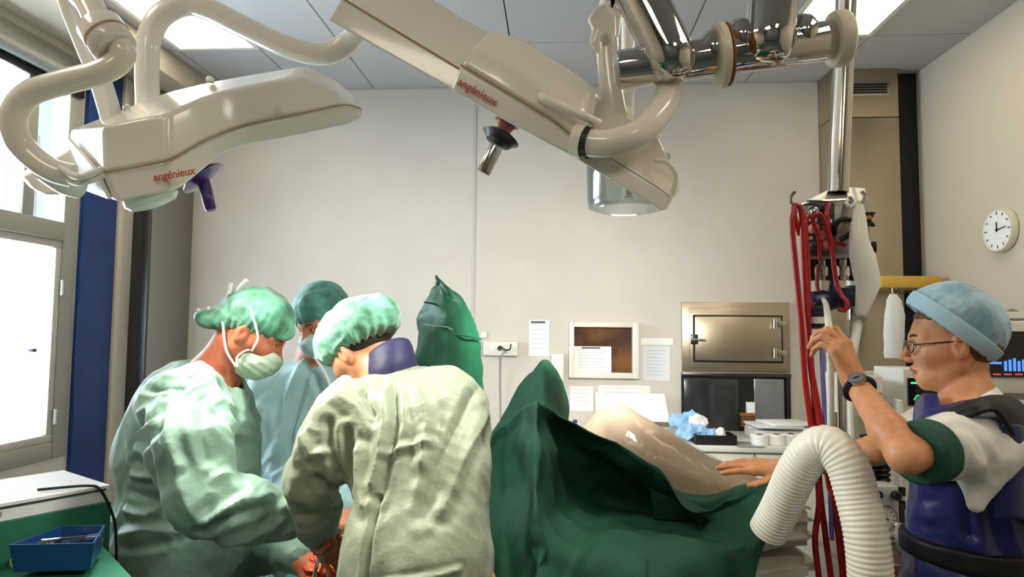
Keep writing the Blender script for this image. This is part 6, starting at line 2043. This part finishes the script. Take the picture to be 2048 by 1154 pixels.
# ------------------------------------------------ nurse
def nurse():
    R_ = person('nurse in navy lead apron and pale blue cap reaching up to the tubes')
    def Q(x, y, Y):
        return P(x, y, Y * 1.1)
    hd = Loc(Q(1904, 688, 1.64), frame((-0.90, 0.40, -0.09), (-0.06, 0.04, 1)))
    nb = Q(1938, 812, 1.60)
    shL, shR = Q(1975, 878, 1.42), Q(1880, 858, 1.74)
    elL, wrL = Q(1812, 912, 1.28), Q(1708, 762, 1.47)
    elR, wrR = Q(1752, 900, 1.70), Q(1572, 940, 1.76)
    ch, wa, hip = Q(1950, 900, 1.57), Q(1948, 1060, 1.58), Q(1952, 1200, 1.58)
    hl = Loc(wrL, frame((-0.26, 0.12, 0.95), (0.62, -0.76, 0.1)))
    hr = Loc(wrR, frame((-0.98, 0.18, 0.06), (0.05, -0.35, 0.93)))
    PN = [(0.35, 0.95, 0.5), (0.55, 1.0, 0.5), (0.7, 1.05, 0.5), (0.8, 1.1, 0.5)]
    pr = [(hd.fn(head_fn(True)), 0), (rcone(hd.w(-0.032, 0, -0.05), nb + Vector((0.005, 0, 0)), 0.040, 0.046), 0.010), (rcone(nb, ch, 0.055, 0.09), 0.06), (rcone(ch, wa, 0.1, 0.095), 0.06), (rcone(wa, hip, 0.1, 0.12), 0.06),
          (rcone(shL, shR, 0.055, 0.055), 0.06), (rcone(shL, elL, 0.044, 0.035), 0.03),
          (rcone(elL, elL.lerp(wrL, 0.3), 0.033, 0.037), 0.02), (rcone(elL.lerp(wrL, 0.3), wrL, 0.037, 0.025), 0.02),
          (rcone(shR, elR, 0.047, 0.038), 0.03), (rcone(elR, elR.lerp(wrR, 0.35), 0.036, 0.038), 0.02), (rcone(elR.lerp(wrR, 0.35), wrR, 0.038, 0.024), 0.02),
          (hl.fn(hand_fn('L', PN, 0.8, 0.5)), 0.012), (hr.fn(hand_fn('R', FLAT)), 0.012)]
    legs(pr, hip.z, hip.y, hip.x, (-1, 0), 0.085)
    f = union(pr)
    lo, hi = bounds([hd.w(0.12, 0, 0.13), hd.w(-0.12, 0, 0.1), nb, elL, elR, hl.w(0.17, 0, 0), hr.w(0.2, 0, 0), hip, (hip.x, hip.y, 0.0)], 0.13)
    lo[2] = -0.01
    o = sculpt('body', f, lo, hi, 0.0036, ['skin_tan', 'lip'], R_)
    co = np.empty(len(o.data.polygons) * 3)
    o.data.polygons.foreach_get('center', co)
    q = hd.inv(co.reshape(-1, 3))
    lip = (np.abs(q[:, 2] + 0.068) < 0.0115 - np.abs(q[:, 1]) * 0.28) & (q[:, 0] > 0.084) & (np.abs(q[:, 1]) < 0.024)
    o.data.polygons.foreach_set('material_index', lip.astype(np.int32))
    # white shirt with sleeves
    sp = [(rcone(nb + Vector((0, 0, -0.045)), ch, 0.07, 0.105), 0), (rcone(ch, wa, 0.105, 0.10), 0.06), (rcone(shL, shR, 0.056, 0.056), 0.05),
          (rcone(shL, shL.lerp(elL, 0.5), 0.066, 0.062), 0.03), (rcone(shL.lerp(elL, 0.5), shL.lerp(elL, 0.6), 0.062, 0.06), 0.02),
          (rcone(shL.lerp(elL, 0.1) + Vector((0, 0, -0.03)), shL.lerp(elL, 0.3) + Vector((0.02, 0.0, -0.13)), 0.06, 0.016), 0.05),
          (rcone(shR, shR.lerp(elR, 0.7), 0.075, 0.062), 0.04)]
    sf = cut(union(sp), rcone(nb + Vector((-0.025, 0, -0.03)), hd.w(0, 0, -0.06), 0.054, 0.075), 0.01)
    lo, hi = bounds([shL, shR, elL, nb, wa], 0.15)
    sculpt('shirt', sf, lo, hi, 0.006, 'shirt', R_, total(cloth_field(0.007, 9, 91, (1, 1, 0.6)), crease((0.7, 0.2, 0.6), 60, 0.009, 92, cover=0.5), lambda V, N: sleeve_field(V, shL, elL, 0.1, 0.010, 18, 7)))
    # shirt collar
    for s in (-1, 1):
        sheet('shirt_collar', [[nb + Vector((0.055, s * 0.02, 0.05)), nb + Vector((0.01, s * 0.058, 0.04)), nb + Vector((-0.045, s * 0.045, 0.0)), nb + Vector((-0.085, s * 0.012, -0.055))],
                               [nb + Vector((0.075, s * 0.03, 0.02)), nb + Vector((0.014, s * 0.092, 0.006)), nb + Vector((-0.05, s * 0.078, -0.035)), nb + Vector((-0.1, s * 0.035, -0.08))]], 'shirt', R_, 6, 4, None, 0.005)
    # green cuffs
    for a_, b_, r_ in ((shL.lerp(elL, 0.70), shL.lerp(elL, 0.88), 0.066), (shR.lerp(elR, 0.66), shR.lerp(elR, 0.92), 0.058)):
        cf = both(both(rcone(a_ - (b_ - a_), b_ + (b_ - a_), r_ + 0.003, r_ - 0.003), plane(b_, b_ - a_), 0.006), plane(a_, a_ - b_), 0.006)
        lo, hi = bounds([a_, b_], 0.09)
        d_ = (b_ - a_)
        sculpt('sleeve_cuff', cf, lo, hi, 0.005, 'cuff_green', R_, lambda V, N: 0.003 * (ridged(V * 14, 4) - 0.4))
    # navy lead apron
    vp = [(rcone(nb + Vector((0.01, 0, -0.08)), ch, 0.10, 0.133), 0), (rcone(ch, wa, 0.133, 0.128), 0.06), (rcone(wa, hip, 0.128, 0.15), 0.06), (rcone(hip, Vector((hip.x, hip.y, 0.55)), 0.15, 0.19), 0.08),
          (rcone(shL + Vector((0.01, 0.03, 0.0)), shR + Vector((0.03, -0.04, 0.0)), 0.078, 0.078), 0.06)]
    vf = union(vp)
    vf = cut(vf, rcone(shL + Vector((-0.01, -0.06, -0.035)), shL.lerp(elL, 0.6) + Vector((0.02, 0, -0.06)), 0.082, 0.09), 0.012)
    vf = cut(vf, rcone(shR + Vector((0.0, 0.0, 0.02)), shR.lerp(elR, 0.6), 0.08, 0.085), 0.012)
    vf = cut(vf, rcone(nb + Vector((-0.05, 0, -0.075)), hd.w(0.05, 0, -0.04), 0.07, 0.10), 0.015)
    vf = cut(vf, ell(nb + Vector((0.0, 0, 0.01)), (0.125, 0.115, 0.10)), 0.012)
    st_ = [([(1850, 980), (1855, 1040), (1850, 1080)], 0.012, -0.010), ([(1960, 980), (1965, 1080)], 0.010, -0.010), ([(1905, 960), (1900, 1060)], 0.012, 0.010), ([(1835, 1000), (1900, 1010)], 0.01, 0.008)]
    lo, hi = bounds([shL, shR, nb, wa, hip, (hip.x, hip.y, 0.6)], 0.22)
    sculpt('lead_apron', vf, lo, hi, 0.006, 'vest', R_, total(cloth_field(0.010, 8, 95, (1, 1, 0.4)), crease((0.9, 0.3, 0.2), 50, 0.010, 96, cover=0.6), stroke_field(st_, 1.58)))
    # shoulder strap and back panel of the apron
    sheet('shoulder_strap', [[P(1858, 840, 1.640), P(1898, 822, 1.555), P(1945, 804, 1.510), P(1985, 794, 1.520), P(2030, 800, 1.550), P(2070, 840, 1.630)],
                             [P(1858, 852, 1.610), P(1900, 834, 1.515), P(1946, 816, 1.470), P(1988, 806, 1.475), P(2026, 826, 1.490), P(2064, 870, 1.570)],
                             [P(1860, 866, 1.610), P(1904, 848, 1.500), P(1950, 830, 1.455), P(1988, 822, 1.455), P(2010, 850, 1.460), P(2040, 900, 1.510)]], 'vest_trim', R_, 8, 6, None, 0.01)
    sheet('back_panel', [[P(2004, 846, 1.460), P(2040, 850, 1.490), P(2080, 870, 1.590)], [P(2006, 900, 1.490), P(2044, 900, 1.500), P(2086, 920, 1.590)], [P(1996, 960, 1.515), P(2046, 960, 1.520), P(2090, 980, 1.590)], [P(1990, 1040, 1.530), P(2044, 1040, 1.530), P(2090, 1060, 1.600)]], 'vest', R_, 8, 8, crumple(0.008, 8, 3), 0.01)
    sheet('chest_panel', [[P(1832, 800, 1.80), P(1850, 788, 1.76), P(1874, 790, 1.73)], [P(1828, 840, 1.78), P(1850, 836, 1.71), P(1884, 838, 1.67)], [P(1830, 890, 1.76), P(1852, 890, 1.68), P(1890, 880, 1.63)], [P(1834, 960, 1.74), P(1856, 960, 1.66), P(1896, 950, 1.6)]], 'vest', R_, 8, 8, crumple(0.006, 9, 8), 0.012)
    # black binding along neckline and armhole, belt
    tube('apron_binding', [nb + Vector((0.085, -0.07, 0.0)), nb + Vector((0.03, -0.105, -0.012)), nb + Vector((-0.05, -0.09, -0.062)), nb + Vector((-0.098, -0.03, -0.10)), nb + Vector((-0.105, 0.03, -0.10))], 0.011, 'vest_trim', R_, 8, 8)
    bf = both(both(rcone(Q(1948, 1040, 1.58), Q(1950, 1130, 1.58), 0.160, 0.166), plane(Q(1948, 1072, 1.58), (0, 0, 1)), 0.006), plane(Q(1948, 1112, 1.58), (0, 0, -1)), 0.006)
    lo, hi = bounds([Q(1948, 1072, 1.58), Q(1948, 1112, 1.58)], 0.19)
    sculpt('belt', bf, lo, hi, 0.006, 'belt', R_, lambda V, N: 0.006 * (ridged(V * 9, 2) - 0.4))
    # cap, hair, glasses, watch, ear stud
    lc = Loc(hd.w(0.006, 0, 0.035), hd.R @ frame((0.69, 0, 0.72), (-0.72, 0, 0.69)))
    brim_cap('surgical_cap', lc, [((0.0, 0, 0.03), (0.119, 0.098, 0.088)), ((-0.005, 0, 0.07), (0.092, 0.085, 0.056))], (0, 0, 0), (0, 0, 1), 'cap_blue', R_, 35, amp=0.007, h=0.0036, gather=30)
    sheet('cap_band', [[lc.w(r_ * 0.1265 * math.cos(a_), r_ * 0.1045 * math.sin(a_), z_) for a_ in np.linspace(0, 2 * PI, 33)] for r_, z_ in ((0.93, -0.004), (0.985, 0.008), (1.0, 0.024), (0.995, 0.034))], 'cap_band', R_, 2, 3, None, 0.003)
    f = union([(ell((-0.012, 0, 0.036), (0.102, 0.0815, 0.092)), 0), (ell((-0.055, 0, -0.01), (0.05, 0.066, 0.045)), 0.03)])
    f = cut(f, ell((0.068, 0, -0.02), (0.086, 0.2, 0.092)), 0.01)
    f = both(f, plane((0, 0, -0.042), (0.15, 0, -1)), 0.01)
    f = cut(f, ell((-0.008, -0.09, -0.014), (0.03, 0.03, 0.045)), 0.006)
    lo, hi = bounds([hd.c], 0.15)
    sculpt('hair', hd.fn(f), lo, hi, 0.0045, 'hair', R_, lambda V, N: 0.004 * (ridged(hd.inv(V) * np.array([30, 60, 12]), 6) - 0.4))
    eyes(hd, R_)
    brows(hd, R_)
    gl = tube('glasses', [hd.w(0.104, -0.011, 0.004), hd.w(0.108, 0, 0.007), hd.w(0.104, 0.011, 0.004)], 0.0016, 'steel_dark', R_, 6, 5)
    for s in (-1, 1):
        c = Vector((0.103, s * 0.034, -0.001))
        pts = [hd.w(c.x - 0.012 * abs(math.cos(a_)) * (1 if s * math.cos(a_) > 0 else 0), c.y + 0.024 * math.cos(a_), c.z + 0.0165 * math.sin(a_)) for a_ in np.linspace(0, 2 * PI, 25)]
        tube('rim', pts, 0.0016, 'steel_dark', gl, 6, raw=True)
        tube('temple', [hd.w(0.092, s * 0.058, 0.004), hd.w(0.05, s * 0.077, 0.006), hd.w(-0.005, s * 0.086, 0.006), hd.w(-0.02, s * 0.088, -0.004)], 0.0018, 'steel_dark', gl, 6, 6)
        lathe('lens', hd.w(0.102, s * 0.034, -0.001), hd.R @ Vector((1, s * 0.15, 0)), [(0.019, 0), (0.019, 0.0008), (0, 0.0012)], 'clear_glass', gl, 20)
    lathe('ear_stud', hd.w(-0.004, -0.092, -0.036), hd.R @ Vector((0, -1, 0)), [(0.003, -0.004), (0.006, 0), (0.005, 0.004), (0, 0.005)], 'paper', R_, 14)
    d_ = (wrL - elL).normalized()
    wc = wrL - d_ * 0.03
    ww = tube('wristwatch', [wc + frame(d_, (0.4, -0.9, 0.1)) @ Vector((0, 0.031 * math.cos(a_), 0.031 * math.sin(a_))) for a_ in np.linspace(0, 2 * PI, 25)], 0.008, 'black', R_, 8, raw=True)
    fr_ = frame(d_, (-0.25, -0.95, 0.1))
    lathe('watch_case', wc + fr_ @ Vector((0, 0, 0.026)), fr_ @ Vector((0, 0, 1)), [(0.019, 0), (0.0205, 0.004), (0.0195, 0.01), (0.016, 0.011)], 'chrome_soft', ww, 24)
    lathe('watch_face', wc + fr_ @ Vector((0, 0, 0.0365)), fr_ @ Vector((0, 0, 1)), [(0.0155, 0), (0.0155, 0.001), (0, 0.001)], 'grey_glass', ww, 24)


nurse()
